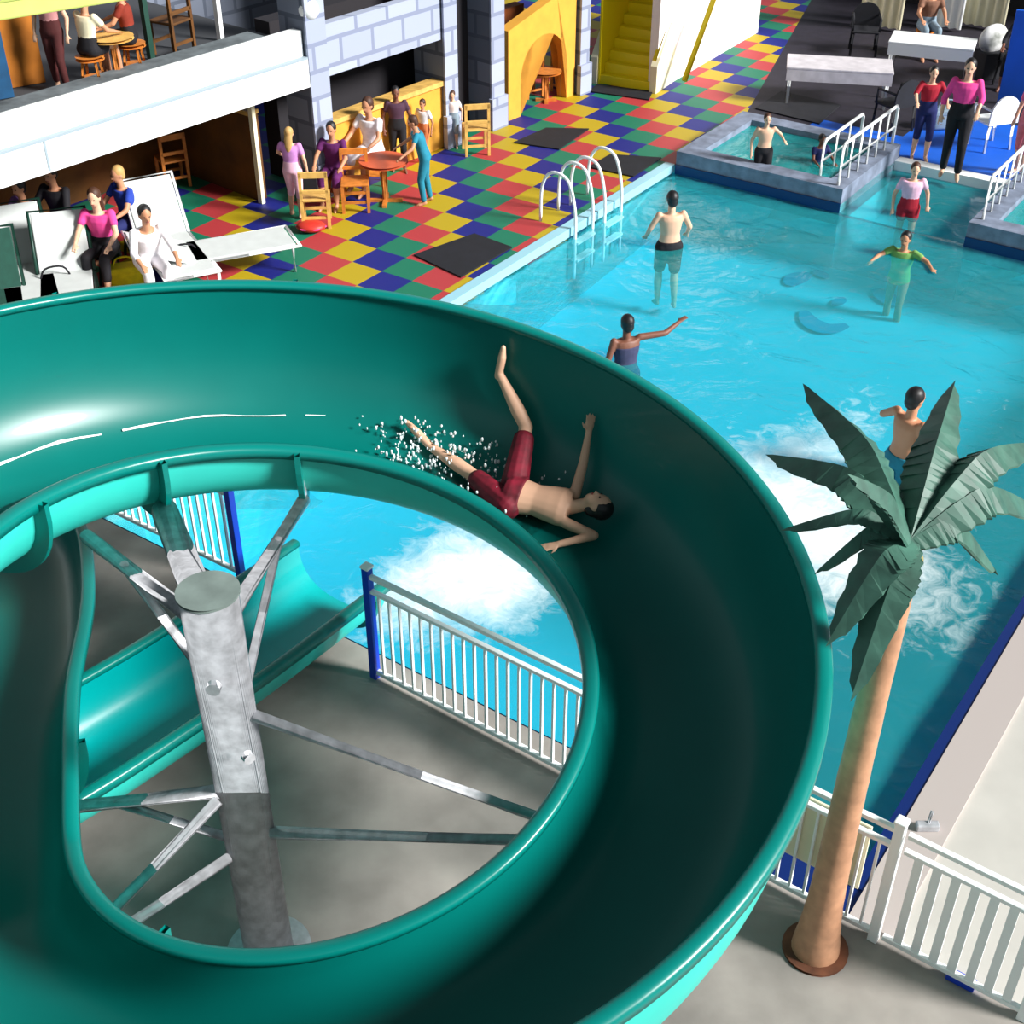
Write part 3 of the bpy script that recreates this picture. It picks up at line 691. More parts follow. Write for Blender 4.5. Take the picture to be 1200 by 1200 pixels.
# pool ladders with white hoops
def ladder(p, label, rz):
    t = empty('pool_ladder', p, rz, label, 'ladder')
    for s in (-.22, .22):
        bm = NB(); tube(bm, catmull([(-.42, s, 0), (-.40, s, .5), (-.25, s, .72), (.0, s, .66), (.12, s, .3), (.14, s, -.1), (.14, s, -.7)], 5), .022, 8); obj('hoop_rail', bm, M_white, t, True)
    for z in (-.2, -.45): bm = NB(); box(bm, .09, .19, -.22, .22, z, z+.03); obj('tread', bm, M_white, t)
    return t
ladder(P(678, 262)-B*.05, 'white hooped pool ladder nearer the slide on the tiled side', math.atan2(B.y, B.x))
ladder(P(712, 243)-B*.05, 'white hooped pool ladder nearer the hot tub on the tiled side', math.atan2(B.y, B.x))
# ------------------------------------------------------------ mats
for k, (pts, lab) in enumerate((([(485, 300), (540, 326), (600, 291), (556, 275)], 'black rubber mat on the coloured tiles at the pool edge nearest the slide'), ([(602, 168), (640, 151), (690, 152), (655, 176)], 'black mat on the tiles in front of the castle arch'), ([(690, 197), (715, 182), (775, 186), (742, 208)], 'black mat beside the pool ladders near the hot tub corner'), ([(885, 128), (915, 108), (985, 124), (960, 146)], 'black mat behind the left hot tub'), ([(690, 108), (700, 100), (765, 108), (760, 118)], 'dark mat at the foot of the yellow stair'))):
    c = sum((P(x, y) for x, y in pts), Vector())/4; bm = NB(); prism(bm, [P(x, y)-c for x, y in pts], .003, .022)
    o = obj('rubber_mat', bm, M_black); o.location = c; tag(o, lab, 'mat')

def Pk0(px, py): return P(px, py, 2.13)
# ------------------------------------------------------------ people
def capsule(bm, p, q, r0, r1, n=12):
    p, q = Vector(p), Vector(q); d = q-p; L_ = d.length
    if L_ < 1e-5: ell(bm, p, r0, r0, r0); return
    x, y, d = frame_of(d); rings = []
    prof = [(-r0*.97, r0*.25), (-r0*.7, r0*.7), (-r0*.3, r0*.95), (0, r0)] + [(L_*t, r0+(r1-r0)*t) for t in (.33, .66)] + [(L_, r1), (L_+r1*.3, r1*.95), (L_+r1*.7, r1*.7), (L_+r1*.97, r1*.25)]
    for s, r in prof: rings.append([bm.verts.new(p+d*s+(x*cos(2*PI*k/n)+y*sin(2*PI*k/n))*r) for k in range(n)])
    for a, b in zip(rings[:-1], rings[1:]):
        for k in range(n): bm.faces.new((a[k], a[(k+1) % n], b[(k+1) % n], b[k]))
    bm.faces.new(rings[0][::-1]); bm.faces.new(rings[-1])
def loft(bm, secs, xax, n=16):
    """secs: (centre, half width, half depth); xax: width axis"""
    rings = []
    for i, (c, a, b) in enumerate(secs):
        d = (secs[min(i+1, len(secs)-1)][0]-secs[max(i-1, 0)][0]).normalized()
        x = (xax-d*xax.dot(d)).normalized(); y = d.cross(x)
        rings.append([bm.verts.new(c+x*a*cos(2*PI*k/n)+y*b*sin(2*PI*k/n)) for k in range(n)])
    for a, b in zip(rings[:-1], rings[1:]):
        for k in range(n): bm.faces.new((a[k], a[(k+1) % n], b[(k+1) % n], b[k]))
    bm.faces.new(rings[0][::-1]); bm.faces.new(rings[-1])
def solid(name, bm, m, parent, vox, smooth=4):
    """fuse overlapping shapes into one continuous surface"""
    o = obj(name, bm, m, parent, True)
    r = o.modifiers.new('r', 'REMESH'); r.mode = 'VOXEL'; r.voxel_size = vox; r.use_smooth_shade = True
    s = o.modifiers.new('s', 'SMOOTH'); s.iterations = smooth; s.factor = .5
    dg = bpy.context.evaluated_depsgraph_get(); me = bpy.data.meshes.new_from_object(o.evaluated_get(dg)); o.modifiers.clear(); o.data = me
    for p in me.polygons: p.use_smooth = True
    return o
def figure(label, J, skin, hair, top=None, bottom=None, s=1., vox=.014, long_hair=False, sleeve=.5, leg=.5, loc=V(0, 0, 0), rz=0., group=None, curl=.5, name='person', one_piece=None, hat=None):
    """J: joints in local coordinates"""
    t = empty(name, loc, rz, label, 'person', group)
    J = {k: Vector(v) for k, v in J.items()}
    sh = (J['shR']-J['shL']).normalized(); hp = (J['hipR']-J['hipL']).normalized()
    pel = (J['hipL']+J['hipR'])/2; chest = (J['shL']+J['shR'])/2
    spine = (chest-pel).normalized()
    def torso(bm, g=0., lo=0., hi=1.):
        secs = []
        for f, a, b in ((-.10, .12, .10), (0, .165, .115), (.2, .155, .105), (.42, .135, .095), (.65, .155, .108), (.85, .17, .11), (1.0, .168, .08), (1.07, .10, .06)):
            if f < lo-1e-6 or f > hi+1e-6: continue
            secs.append((pel.lerp(chest, f), a*s+g, b*s+g))
        loft(bm, secs, sh.lerp(hp, .5) if True else sh)
    def leg_(bm, S, g=0., f=1.):
        h, k, a = J['hip'+S], J['kn'+S], J['an'+S]
        if f >= 1: capsule(bm, h, k, .088*s+g, .055*s+g); 
        else: capsule(bm, h, h.lerp(k, min(1, f*1.0)), .09*s+g, (.09-.034*f)*s+g)
        if f > 1.01: capsule(bm, k, k.lerp(a, f-1), .056*s+g, (.056-.018*(f-1))*s+g)
    def arm_(bm, S, g=0., f=2.):
        h, k, a = J['sh'+S], J['el'+S], J['wr'+S]
        capsule(bm, h, h.lerp(k, min(1, f)), .047*s+g, (.052-.013*min(1, f))*s+g)
        if f > 1: capsule(bm, k, k.lerp(a, f-1), .039*s+g, (.039-.012*(f-1))*s+g)
    bm = NB(); torso(bm)
    for S in 'LR':
        leg_(bm, S, 0, 1.); k, a, h = J['kn'+S], J['an'+S], J['hip'+S]
        capsule(bm, k, k.lerp(a, .35), .056*s, .060*s); capsule(bm, k.lerp(a, .35), a, .060*s, .036*s)
        toe = J['toe'+S]; d = (toe-a)
        heel = a-d.normalized()*.03*s+(a-k).normalized()*.03*s
        capsule(bm, heel, a.lerp(toe, .65)+(a-k).normalized()*.02*s, .034*s, .036*s); capsule(bm, a.lerp(toe, .6)+(a-k).normalized()*.02*s, toe+(a-k).normalized()*.025*s, .036*s, .022*s)
        arm_(bm, S)
        w_, e_ = J['wr'+S], J['el'+S]; hd = J.get('hd'+S); d = ((hd-w_) if hd is not None else (w_-e_)).normalized()
        x, y, _ = frame_of(d); pn = J.get('pn'+S)
        if pn is not None: y = (pn-d*pn.dot(d)).normalized(); x = d.cross(y)
        loft(bm, [(w_, .026*s, .020*s), (w_+d*.045*s, .038*s, .017*s), (w_+d*.085*s, .040*s, .014*s)], x)
        for fi, (off, ln, spread) in enumerate(((-.030, .068, -.14), (-.010, .078, -.04), (.011, .072, .05), (.030, .056, .15))):
            b0 = w_+d*.078*s+x*off*s; d1 = (d+x*spread).normalized(); b1 = b0+d1*ln*.5*s; d2 = (d1*cos(curl)+y*-sin(curl)).normalized(); b2 = b1+d2*ln*.5*s
            capsule(bm, b0, b1, .0095*s, .009*s, 8); capsule(bm, b1, b2, .009*s, .0075*s, 8)
        b0 = w_+d*.025*s-x*.028*s; d1 = (d*.7-x*.8).normalized(); b1 = b0+d1*.035*s; b2 = b1+(d*.95-x*.25-y*.2).normalized()*.032*s
        capsule(bm, b0, b1, .012*s, .010*s, 8); capsule(bm, b1, b2, .010*s, .008*s, 8)
    # neck and head
    hc = J['head']; nk = chest.lerp(hc, .25); up = (hc-chest).normalized(); up = J['hup'].normalized() if 'hup' in J else up
    fw = J['face'].normalized(); fw = (fw-up*fw.dot(up)).normalized(); rt = fw.cross(up).normalized()
    capsule(bm, chest-up*.02*s, hc-up*.05*s, .056*s, .05*s)
    Rm = Matrix((rt, fw, up)).transposed()
    ell(bm, hc+up*.02*s, .075*s, .093*s, .10*s, Rm); ell(bm, hc-up*.045*s+fw*.025*s, .055*s, .062*s, .065*s, Rm)
    capsule(bm, hc+fw*.088*s-up*.0*s, hc+fw*.104*s-up*.028*s, .011*s, .015*s, 8)
    for sg in (-1, 1): ell(bm, hc+rt*sg*.076*s-fw*.005*s-up*.008*s, .010*s, .020*s, .030*s, Rm, 8, 6)
    solid('body', bm, skin, t, vox, 4 if vox > .01 else 9)
    for sg in (-1, 1):
        b2 = NB(); ell(b2, hc+fw*.083*s+rt*sg*.031*s+up*.012*s, .012*s, .008*s, .008*s, Rm, 8, 6); obj('eye', b2, M_eye, t, True)
    b2 = NB(); ell(b2, hc+fw*.086*s-up*.052*s, .022*s, .008*s, .007*s, Rm, 8, 6); obj('mouth', b2, M_lip, t, True)
    # hair
    b2 = NB(); ell(b2, hc+up*.037*s-fw*.020*s, .086*s, .096*s, .098*s, Rm); ell(b2, hc-fw*.045*s-up*.02*s, .075*s, .062*s, .08*s, Rm)
    if long_hair:
        loft(b2, [(hc-fw*.05*s, .075*s, .05*s), (hc-fw*.075*s-up*.12*s, .08*s, .045*s), (hc-fw*.095*s-up*.24*s, .065*s, .035*s), (hc-fw*.10*s-up*.32*s, .03*s, .02*s)], rt)
    solid('hair', b2, hair, t, vox*.8, 2)
    if hat:
        b2 = NB(); ell(b2, hc+up*.06*s, .095*s, .105*s, .08*s, Rm); obj('cap', b2, hat, t, True)
    g = .014*s
    if top:
        b2 = NB(); torso(b2, g, .2 if bottom else -.1, 1.0)
        for S in 'LR': arm_(b2, S, .009*s, sleeve)
        solid('shirt', b2, top, t, vox, 2)
    if one_piece:
        b2 = NB(); torso(b2, .008*s, -.1, .85); solid('swimsuit', b2, one_piece, t, vox, 2)
    if bottom:
        b2 = NB(); torso(b2, g*1.1, -.1, .2 if not top else .42)
        for S in 'LR': leg_(b2, S, g*(1.6 if leg <= 1 else 1.1), leg)
        solid('trousers' if leg > 1 else 'shorts', b2, bottom, t, vox, 2)
    return t
def stand(s=1., armL=(-.25, .1, -.1), armR=(.25, .1, -.1), fa=(0, .18, 0), stride=.08, lean=0.):
    """arms given as hand target offsets from the shoulder (unit of reach)"""
    J = dict(hipL=(-.09, 0, .92), hipR=(.09, 0, .92), knL=(-.10, stride+.02, .50), knR=(.10, -stride*.3+.02, .50), anL=(-.11, stride*.6, .07), anR=(.11, -stride, .07), toeL=(-.13, stride*.6+.16, .02), toeR=(.13, -stride+.16, .02), shL=(-.17, lean, 1.40), shR=(.17, lean, 1.40), head=(0, lean*1.3+.02, 1.60), face=(0, 1, -.1))
    for S, tg in (('L', armL), ('R', armR)):
        sh = Vector(J['sh'+S]); tv = Vector(tg); sg = -1 if S == 'L' else 1
        J['wr'+S] = sh+tv; el = sh+tv*.5+V(sg*.05, -.06, -.03); J['el'+S] = el
    return {k: (Vector(v)*s if k != 'face' else Vector(v)) for k, v in J.items()}
HANG_L, HANG_R = (-.10, .04, -.50), (.10, .04, -.50)
def sit(s=1., h=.45, armL=(-.05, .35, -.28), armR=(.05, .35, -.28), lean=.05, legs=0.):
    J = dict(hipL=(-.09, 0, h+.08), hipR=(.09, 0, h+.08), knL=(-.12, .40, h+.08+legs), knR=(.12, .40, h+.08+legs), anL=(-.12, .46+legs, .08), anR=(.12, .46+legs, .08), toeL=(-.13, .62+legs, .03), toeR=(.13, .62+legs, .03), shL=(-.17, lean, h+.55), shR=(.17, lean, h+.55), head=(0, lean+.03, h+.76), face=(0, 1, -.1))
    for S, tg in (('L', armL), ('R', armR)):
        sh = Vector(J['sh'+S]); tv = Vector(tg); sg = -1 if S == 'L' else 1
        J['wr'+S] = sh+tv; J['el'+S] = sh+tv*.5+V(sg*.05, -.03, -.07)
    return {k: (Vector(v)*s if k != 'face' else Vector(v)) for k, v in J.items()}
RJ = dict(hipL=(-.03, 7.41, 1.97), hipR=(.02, 7.59, 2.04), knL=(-.30, 7.74, 2.02), knR=(.10, 7.93, 2.28), anL=(-.56, 7.97, 2.07), anR=(-.08, 8.12, 2.58), toeL=(-.74, 8.12, 2.19), toeR=(-.05, 8.13, 2.78),
    shL=(.36, 7.25, 1.94), shR=(.43, 7.46, 2.02), elL=(.55, 7.13, 1.92), elR=(.49, 7.61, 2.18), wrL=(.31, 7.06, 1.90), wrR=(.53, 7.74, 2.36), hdR=(.545, 7.76, 2.50), pnR=(.3, -.8, .3), pnL=(0, -.2, 1), head=(.575, 7.29, 2.06), face=(.25, .1, 1), hup=(1, -.3, -.1))
figure('bare chested rider in dark red swim shorts sliding headfirst down the green slide', RJ, SK_L, HAIR_B, bottom=mat('swim_shorts', s2l(112, 8, 34), .7, var=.5, scale=14), s=.88, vox=.0075, leg=.76, curl=.15)
def slide_pt(deg, k, off=.012):
    return section(idx(deg), -off)[k]
bm = NB()
for _ in range(520):
    dg = random.choice([random.gauss(19, 7), random.gauss(11, 4)]); k = random.choice([9, 10, 11, 12, 12, 13, 14, 14, 15]); p = slide_pt(max(2, min(40, dg)), k, .01+abs(random.gauss(0, .07)))
    p += V(random.gauss(0, .03), random.gauss(0, .03), 0); r = random.uniform(.003, .012)
    ell(bm, p, r, r, r*random.uniform(1, 2.2), None, 6, 4)
o = obj('splash', bm, mat('water_drops', (.82, .92, .93), .15), smooth=True); tag(o, 'spray of water drops thrown up behind the rider on the slide', 'splash', kind='stuff')

c_pink = cloth('pink', 235, 70, 150); c_lilac = cloth('lilac', 205, 140, 210); c_purple = cloth('purple', 90, 20, 90); c_white = cloth('white', 240, 236, 240)
c_teal = cloth('teal', 25, 125, 150); c_black = cloth('black', 16, 14, 22); c_navy = cloth('navy', 20, 30, 90); c_red = cloth('red', 170, 20, 45); c_grey = cloth('grey', 130, 150, 165)
c_blue = cloth('blue', 30, 60, 160); c_pinkw = cloth('pale_pink', 240, 190, 215); c_orange = cloth('orange', 210, 120, 70)
# in the pool (feet below the surface)
def inpool(px, py, depth, *a, **k):
    p = P(px, py, WZ); return V(p.x, p.y, WZ-depth)
figure('bare backed boy standing waist deep in the pool with his back turned', stand(.95, (-.12, .16, -.36), (.12, .16, -.36)), SK_L, HAIR_B, bottom=c_black, s=.95, loc=inpool(784, 290, .86), rz=rad(8), leg=.8)
figure('dark haired swimmer chest deep behind the slide rim with one arm stretched to the right', stand(.92, HANG_L, (.55, .05, .08)), SK_D, HAIR_B, bottom=c_navy, one_piece=cloth('grey_suit', 60, 60, 90), s=.92, loc=inpool(733, 424, 1.0), rz=rad(20), leg=.6)
figure('tanned man in teal trunks standing in the pool behind the palm fronds', stand(1.02, (-.3, .2, -.25), HANG_R), SK_T, HAIR_B, bottom=c_teal, s=1.02, loc=inpool(1052, 562, .72), rz=rad(-60), leg=.8)
figure('girl in a pale pink swimsuit standing in the entry bay between the hot tubs', stand(.8, (-.12, .1, -.38), HANG_R), SK_L, HAIR_BR, top=c_pinkw, bottom=c_red, s=.8, loc=inpool(1063, 252, .62), rz=rad(170), leg=.4)
figure('swimmer with black hair and only head and shoulders above the pool water', stand(.85, (-.35, .3, -.05), (.2, .4, -.1)), SK_T, HAIR_B, top=cloth('lime', 120, 170, 90), s=.85, loc=inpool(1058, 300, 1.12), rz=rad(150), leg=.4)
def tubp(px, py, sub):
    p = P(px, py, .14); return V(p.x, p.y, .14-sub)
figure('bare chested child standing in the left hot tub at its front rim', stand(.68, (-.2, .1, -.2), HANG_R), SK_L, HAIR_BR, bottom=c_black, s=.68, loc=tubp(893, 196, .38), rz=rad(180), leg=.6)
figure('dark haired child low in the left hot tub water', sit(.62, .1), SK_D, HAIR_B, top=c_navy, s=.62, loc=tubp(958, 188, .2), rz=rad(200))
# right deck
figure('woman in a bright pink top and black trousers standing on the blue deck', stand(.98, (-.05, .25, -.35), HANG_R), SK_L, HAIR_B, top=c_pink, bottom=c_black, s=.98, loc=P(1112, 206), rz=rad(160), leg=1.9, sleeve=1.3, long_hair=True)
figure('person in a dark red top standing behind the railing of the left hot tub', stand(.8, (-.1, .3, -.25), (.1, .3, -.25)), SK_L, HAIR_B, top=c_red, bottom=c_navy, s=.8, loc=P(1076, 186), rz=rad(175), leg=1.2, sleeve=1.)
figure('person in a pink top cut off by the right edge beside the hot tub', stand(.85, HANG_L, HANG_R), SK_L, HAIR_BL, top=cloth('rose', 240, 110, 150), bottom=cloth('skinrose', 220, 120, 130), s=.85, loc=P(1192, 205), rz=rad(120), leg=1.1)
# castle tables
gp = None
figure('girl in a lilac top standing at the castle table with her back turned', stand(.72, (-.1, .25, -.3), HANG_R), SK_L, HAIR_BL, top=c_lilac, bottom=c_pinkw, s=.72, loc=P(348, 254), rz=rad(-10), leg=1.2, long_hair=True)
figure('child in a dark purple top sitting at the castle table', sit(.85, .42), SK_T, HAIR_B, top=c_purple, bottom=c_purple, s=.85, loc=P(396, 232), rz=rad(170), leg=1.3)
figure('person in a white shirt sitting by the yellow castle wall', sit(.95, .45), SK_T, HAIR_BR, top=c_white, bottom=c_white, s=.95, loc=P(440, 215), rz=rad(150), leg=1.2)
figure('person with black hair standing behind the white shirted sitter', stand(.72, HANG_L, HANG_R), SK_D, HAIR_B, top=cloth('brown', 70, 40, 60), bottom=c_black, s=.72, loc=P(468, 200), rz=rad(190), leg=1.6)
figure('person in teal clothes bending beside the round castle table', stand(.72, (-.3, .3, -.3), (-.05, .35, -.3), lean=.14), SK_T, HAIR_BR, top=c_teal, bottom=c_teal, s=.72, loc=P(500, 238), rz=rad(95), leg=1.9)
figure('small child with brown hair and a white shirt beyond the teal figure', stand(.55, HANG_L, HANG_R), SK_T, HAIR_BR, top=c_white, bottom=c_orange, s=.55, loc=P(498, 190), rz=rad(150), leg=1.)
figure('child in a white shirt at the tower beside the small yellow chair', stand(.5, HANG_L, HANG_R), SK_L, HAIR_BR, top=c_white, bottom=c_grey, s=.5, loc=P(532, 172), rz=rad(170), leg=1.)
# ------------------------------------------------------------ furniture
def wooden_chair(label, loc, rz, m, s=1., group=None):
    t = empty('wooden_chair', loc, rz, label, 'chair', group)
    bm = NB(); box(bm, -.2*s, .2*s, -.2*s, .2*s, .40*s, .43*s, bev=.008); obj('seat', bm, m, t)
    for x in (-.18, .18):
        bm = NB(); box(bm, x*s-.02, x*s+.02, .16*s, .2*s, 0, .40*s); obj('leg', bm, m, t)
        bm = NB(); box(bm, x*s-.02, x*s+.02, -.2*s, -.16*s, 0, .82*s); obj('leg', bm, m, t)
    for z0_, z1_ in ((.74, .83), (.52, .57)):
        bm = NB(); box(bm, -.2*s, .2*s, -.2*s, -.165*s, z0_*s, z1_*s, bev=.006); obj('back_rail', bm, m, t)
    for y_ in (.17, -.19):
        bm = NB(); box(bm, -.18*s, .18*s, y_*s, (y_+.02)*s, .14*s, .18*s); obj('stretcher', bm, m, t)
    return t
def round_table(label, loc, m, mt, r=.34, h=.6, name='round_table'):
    t = empty(name, loc, 0, label, 'table')
    bm = NB(); tube(bm, [(0, 0, h-.03), (0, 0, h)], r, 24); obj('tabletop', bm, mt, t)
    bm = NB(); tube(bm, [(0, 0, .02), (0, 0, h-.03)], .04, 10); obj('pedestal', bm, m, t)
    bm = NB(); box(bm, -r*.7, r*.7, -.03, .03, 0, .04); box(bm, -.03, .03, -r*.7, r*.7, 0, .04); obj('foot', bm, m, t)
    return t
wooden_chair('pale wooden chair with an open back beside the lilac girl', P(372, 262), rad(5), M_wood2, .95)
wooden_chair('orange wooden chair beside the round red topped table', P(418, 244), rad(185), M_wood, .95)
wooden_chair('yellow wooden chair standing by the second castle tower', P(558, 178), rad(10), M_wood2, .95)
wooden_chair('wooden chair inside the castle arch at its left', P(622, 112), rad(30), M_wood, .8)
wooden_chair('wooden chair inside the castle arch at its right', P(660, 108), rad(-60), M_wood2, .8)
wooden_chair('dark orange chair under the white balcony edge', P(205, 216), rad(30), M_wood, .95)
wooden_chair('dark orange chair under the balcony nearest the slim post', P(250, 205), rad(-40), M_wood, .95)
round_table('round table with a red orange top by the yellow castle wall', P(452, 236), M_wood, mat('red_orange_top', s2l(205, 95, 60), .5))
round_table('small round orange table in front of the castle arch', P(640, 118), M_wood, M_wood, .25, .5)
t = empty('play_cushion', P(372, 262)+V(-.05, -.25, 0), 0, 'bright red cushion on the floor below the pale wooden chair', 'cushion')
bm = NB(); ell(bm, V(0, 0, .07), .2, .15, .07); obj('cover', bm, M_wred, t, True)
bm = NB(); tube(bm, [(-.2, 0, .07), (-.1, -.13, .07), (.1, -.13, .07), (.2, 0, .07)], .012, 6); obj('piping', bm, c_pink, t, True)
def stool(label, loc, h, r=.17, m=None, group=None):
    t = empty('stool', loc, 0, label, 'stool', group); m = m or M_wood
    bm = NB(); tube(bm, [(0, 0, h-.04), (0, 0, h)], r, 18); obj('seat', bm, m, t)
    for k in range(4):
        a = PI/4+PI/2*k; bm = NB(); tube(bm, [(r*.95*cos(a), r*.95*sin(a), 0), (r*.6*cos(a), r*.6*sin(a), h-.03)], .018, 8); obj('leg', bm, m, t, True)
    bm = NB(); tube(bm, [(0, 0, h*.35), (0, 0, h*.37)], r*.8, 16); obj('footring', bm, m, t)
    return t
stool('wooden stool under the child in the purple top', P(396, 232), .36)
stool('wooden stool under the person in the white shirt', P(440, 215), .42)
stool('stool under the woman in the pink top by the white loungers', P(132, 330), .39, m=M_greenframe)
stool('stool under the person in black below the balcony edge', P(84, 303), .42, m=M_greenframe)
stool('stool under the violet clothed person at the far left', P(48, 312), .37, m=M_greenframe)
stool('stool under the person in the blue shirt', P(160, 298), .40, m=M_greenframe)
stool('wooden stool under the cream clothed person on the balcony', Pk0(112, 104), .39)
stool('wooden stool under the brown red clothed person on the balcony', Pk0(160, 88), .39)
stool('stool under the person in brown behind the white covered table', P(1080, 62), .42)
# loungers on the left
def lounger(label, loc, rz, mfab, mfr, back=.75):
    t = empty('sun_lounger', loc, rz, label, 'sun lounger')
    bm = NB(); box(bm, -.3, .3, 0, 1.25, .32, .36, bev=.01); obj('seat_sling', bm, mfab, t)
    R_ = Matrix.Translation((0, 0, .34)) @ Matrix.Rotation(-back, 4, 'X')
    bm = NB(); box(bm, -.3, .3, -.75, 0, -.02, .02, M=R_, bev=.01); obj('backrest', bm, mfab, t)
    bk = R_ @ V(-.33, 0, 0), R_ @ V(-.33, -.78, 0), R_ @ V(.33, -.78, 0), R_ @ V(.33, 0, 0)
    bm = NB(); tube(bm, list(bk), .022, 8); obj('backrest_frame', bm, mfr, t, True)
    bm = NB(); tube(bm, [(-.33, 1.3, .33), (-.33, 0, .33)], .02, 8); tube(bm, [(.33, 1.3, .33), (.33, 0, .33)], .02, 8); tube(bm, [(-.33, 1.3, .33), (.33, 1.3, .33)], .02, 8); obj('frame', bm, mfr, t, True)
    for x in (-.33, .33):
        for y in (.1, 1.2): bm = NB(); tube(bm, [(x, y, 0), (x, y, .33)], .02, 8); obj('leg', bm, mfr, t, True)
    return t
lounger('white sun lounger with a raised back behind the pink topped woman', P(196, 306), rad(-152), M_wfabric, M_white, .95)
lounger('white sun lounger lying flat toward the coloured tiles', P(228, 326), rad(-66), M_wfabric, M_white, .35)
lounger('white backed sun lounger with a dark green frame at the left edge', P(36, 340), rad(-158), M_wfabric, M_greenframe, .9)
lounger('white sun lounger with a dark green frame beside the dark bag', P(84, 350), rad(-164), M_wfabric, M_greenframe, .9)
lounger('dark green sun lounger nearest the slide at the left edge', P(2, 372), rad(-160), cloth('darkgreen', 22, 70, 58), M_greenframe, .8)
figure('woman in a pink top and dark trousers sitting among the white loungers', sit(.95, .42), SK_L, HAIR_BR, top=c_pink, bottom=c_black, s=.95, loc=P(132, 330), rz=rad(175), leg=1.6, long_hair=True)
figure('person in white clothes leaning forward on a lounger by the yellow bag', sit(.95, .4, lean=.22), SK_T, HAIR_B, top=c_white, bottom=c_white, s=.95, loc=P(180, 344), rz=rad(-150), leg=1.3, sleeve=1.4)
figure('person in black sitting upright behind the pink topped woman', sit(.95, .45), SK_T, HAIR_B, top=c_black, bottom=c_black, s=.95, loc=P(84, 303), rz=rad(160), leg=1.5, sleeve=1.4)
figure('person in a violet top sitting at the far left under the balcony edge', sit(.9, .42), SK_T, HAIR_B, top=cloth('violet', 130, 90, 160), bottom=c_black, s=.9, loc=P(48, 312), rz=rad(150), leg=1.5)
figure('person in a blue shirt behind the raised white lounger', sit(.9, .45), SK_T, HAIR_BL, top=c_blue, bottom=c_navy, s=.9, loc=P(160, 298), rz=rad(140), leg=1.2)
def bag(label, loc, rz, m, m2, s=1.):
    t = empty('beach_bag', loc, rz, label, 'bag'); bm = NB(); box(bm, -.2*s, .2*s, -.1*s, .1*s, 0, .24*s, bev=.04*s); obj('bag_body', bm, m, t, True)
    bm = NB(); box(bm, -.205*s, .205*s, -.105*s, .105*s, .19*s, .27*s, bev=.02*s); obj('flap', bm, m2, t)
    bm = NB(); tube(bm, catmull([(-.14*s, 0, .24*s), (-.08*s, 0, .36*s), (.08*s, 0, .36*s), (.14*s, 0, .24*s)], 4), .012, 6); obj('handle', bm, m, t, True)
    return t
M_yel = cloth('yellow', 230, 215, 20)
bag('black bag with a bright yellow flap on the tiles right of the loungers', P(222, 322), .1, c_black, M_yel, 1.1)
bag('yellow bag at the foot of the person in white', P(150, 334), .3, M_yel, M_yel)
bag('big dark bag between the left loungers', P(72, 356), .4, c_black, c_purple, 1.3)
# on the balcony
def Pk(px, py): return P(px, py, 2.13)
figure('person with dark hair in a cream top sitting on the balcony', sit(.8, .5), SK_T, HAIR_B, top=cloth('cream', 235, 225, 190), bottom=c_black, s=.8, loc=Pk(112, 104), rz=rad(-30))
figure('person in a brown red top at the balcony table beside the cream one', sit(.8, .5), SK_T, HAIR_BR, top=cloth('rust', 130, 40, 20), bottom=c_black, s=.8, loc=Pk(160, 88), rz=rad(100))
figure('person in a dusty pink top standing near the orange board on the balcony', stand(.75, HANG_L, HANG_R), SK_L, HAIR_BR, top=cloth('dusty', 190, 130, 130), bottom=cloth('maroon', 70, 20, 20), s=.75, loc=Pk(74, 106), rz=rad(170), leg=1.8)
tb = round_table('round wooden table between the sitters on the balcony', Pk(140, 98), M_wood, M_wood2, .26, .56)
wooden_chair('brown wooden chair on the balcony right of the sitters', Pk(205, 62), rad(60), M_brown, 1.)
# top right: tables, chairs, seating
def long_table(label, loc, rz, L_, D_, h, m, ml, name='long_table'):
    t = empty(name, loc, rz, label, 'table')
    bm = NB(); box(bm, -L_/2, L_/2, -D_/2, D_/2, h-.04, h, bev=.01); obj('tabletop', bm, m, t)
    bm = NB(); box(bm, -L_/2+.01, L_/2-.01, -D_/2, -D_/2+.015, h-.22, h-.04); obj('apron', bm, m, t)
    for x in (-L_/2+.07, L_/2-.07):
        for y in (-D_/2+.06, D_/2-.06): bm = NB(); tube(bm, [(x, y, 0), (x, y, h-.04)], .03, 8); obj('leg', bm, ml, t, True)
    return t
ba = math.atan2(B.y, B.x)+rad(14)
long_table('long grey white bench table behind the left hot tub', P(978, 118), ba+rad(10), 1.7, .75, .62, mat('grey_white_top', s2l(205, 200, 205), .5, var=.15), M_white)
long_table('white cloth covered table at the top right beyond the standing woman', P(1085, 95), ba, 1.4, .7, .7, M_white, M_white)
def shell_chair(label, loc, rz, m):
    t = empty('plastic_chair', loc, rz, label, 'chair')
    bm = NB(); box(bm, -.24, .24, -.2, .24, .40, .44, bev=.015); obj('seat', bm, m, t)
    bm = NB(); n = 12; rows = []
    for k in range(n+1):
        a = PI*k/n; rows.append((.26*cos(a), .42+.42*max(.0, sin(a))**.6))
    f = [bm.verts.new((x, -.2-.0*z, z)) for x, z in rows]; g = [bm.verts.new((x, -.23, z)) for x, z in rows]
    bm.faces.new(f); bm.faces.new(g[::-1])
    for k in range(n+1): bm.faces.new((f[k], g[k], g[(k+1) % (n+1)], f[(k+1) % (n+1)]))
    obj('backrest', bm, m, t)
    for x in (-.21, .21):
        for y in (-.19, .2): bm = NB(); tube(bm, [(x*1.08, y*1.08, 0), (x, y, .41)], .022, 8); obj('leg', bm, m, t, True)
        bm = NB(); tube(bm, [(x*1.1, .2, .42), (x*1.15, .18, .64), (x*1.1, -.2, .64)], .02, 8); obj('armrest', bm, m, t, True)
    return t
shell_chair('white plastic chair with a rounded back on the blue deck', P(1158, 172), rad(20), M_white)
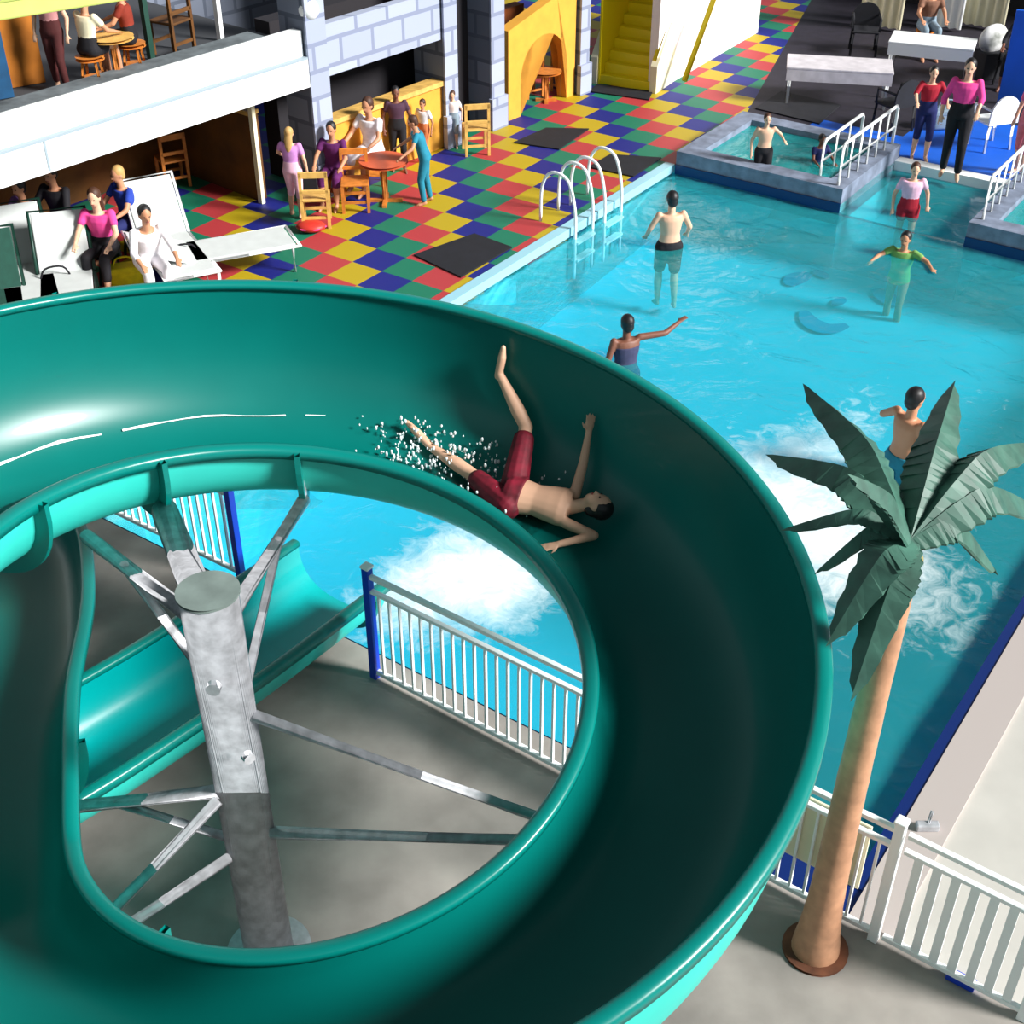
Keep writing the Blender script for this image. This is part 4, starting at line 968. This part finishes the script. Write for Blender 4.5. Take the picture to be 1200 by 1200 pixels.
shell_chair('black chair at the top beyond the bench table', P(1010, 62), rad(170), M_black)
shell_chair('black chair at the near end of the bench table', P(1045, 152), rad(30), M_black)
shell_chair('black chair beside the floral cushion at the top right', P(1185, 100), rad(40), M_black)
figure('seated person in black with a brown face at the top right corner', sit(.95, .45), SK_D, HAIR_B, top=c_black, bottom=c_black, s=.95, loc=P(1186, 98), rz=rad(150), leg=1.6, sleeve=1.5)
figure('person in brown behind the white cloth covered table', sit(.95, .45), SK_T, HAIR_BR, top=cloth('tan', 130, 90, 70), bottom=c_grey, s=.95, loc=P(1080, 62), rz=rad(180), leg=1.3)
t = empty('floral_cushion', P(1155, 90)+V(0, 0, .45), .3, 'round pale floral cushion with dark leaves by the black chair', 'cushion')
bm = NB(); ell(bm, V(0, 0, .2), .28, .12, .25); obj('cover', bm, mat('floral', s2l(215, 222, 210), .8, var=.6, scale=5), t, True)
bm = NB(); box(bm, -.2, .2, -.2, .2, -.45, .0, bev=.02); obj('stand', bm, M_black, t)
# bags and towel on deck by woman
bag('pale grey bag held at the pink topped woman\'s side', P(1105, 150)+V(0, 0, .0), .2, c_grey, c_grey, 1.2)
# pale curtains far right
for k, (px, m_) in enumerate(((1030, M_cream), (1100, M_white), (1150, M_cream))):
    t = empty('pale_curtain', P(px, 34), math.atan2(B.y, B.x), ('cream curtain left of the white covered table', 'white curtain behind the white covered table', 'cream curtain behind the floral cushion')[k], 'curtain')
    bm = NB(); n = 24; r1, r2 = [], []
    for i in range(n+1):
        x = -.42+.84*i/n; y = .05*sin(i*1.3); r1.append((x, y)); 
    a1 = [bm.verts.new((x, y, .05)) for x, y in r1]; a2 = [bm.verts.new((x, y, 2.4)) for x, y in r1]; b1 = [bm.verts.new((x, y+.02, .05)) for x, y in r1]; b2 = [bm.verts.new((x, y+.02, 2.4)) for x, y in r1]
    for i in range(n):
        bm.faces.new((a1[i], a1[i+1], a2[i+1], a2[i])); bm.faces.new((b1[i], b1[i+1], b2[i+1], b2[i]))
    obj('fabric', bm, m_, t, True)
    bm = NB(); tube(bm, [(-.45, .01, 2.42), (.45, .01, 2.42)], .02, 8); obj('curtain_rod', bm, M_galv, t)
bm = NB(); box(bm, -.5, .5, -.03, .03, 0, 1.5, bev=.01); o = obj('blue_screen', bm, M_bluedeck); o.location = P(1205, 125); o.rotation_euler = (0, 0, ba); tag(o, 'plain blue upright panel at the right edge of the deck', 'panel')
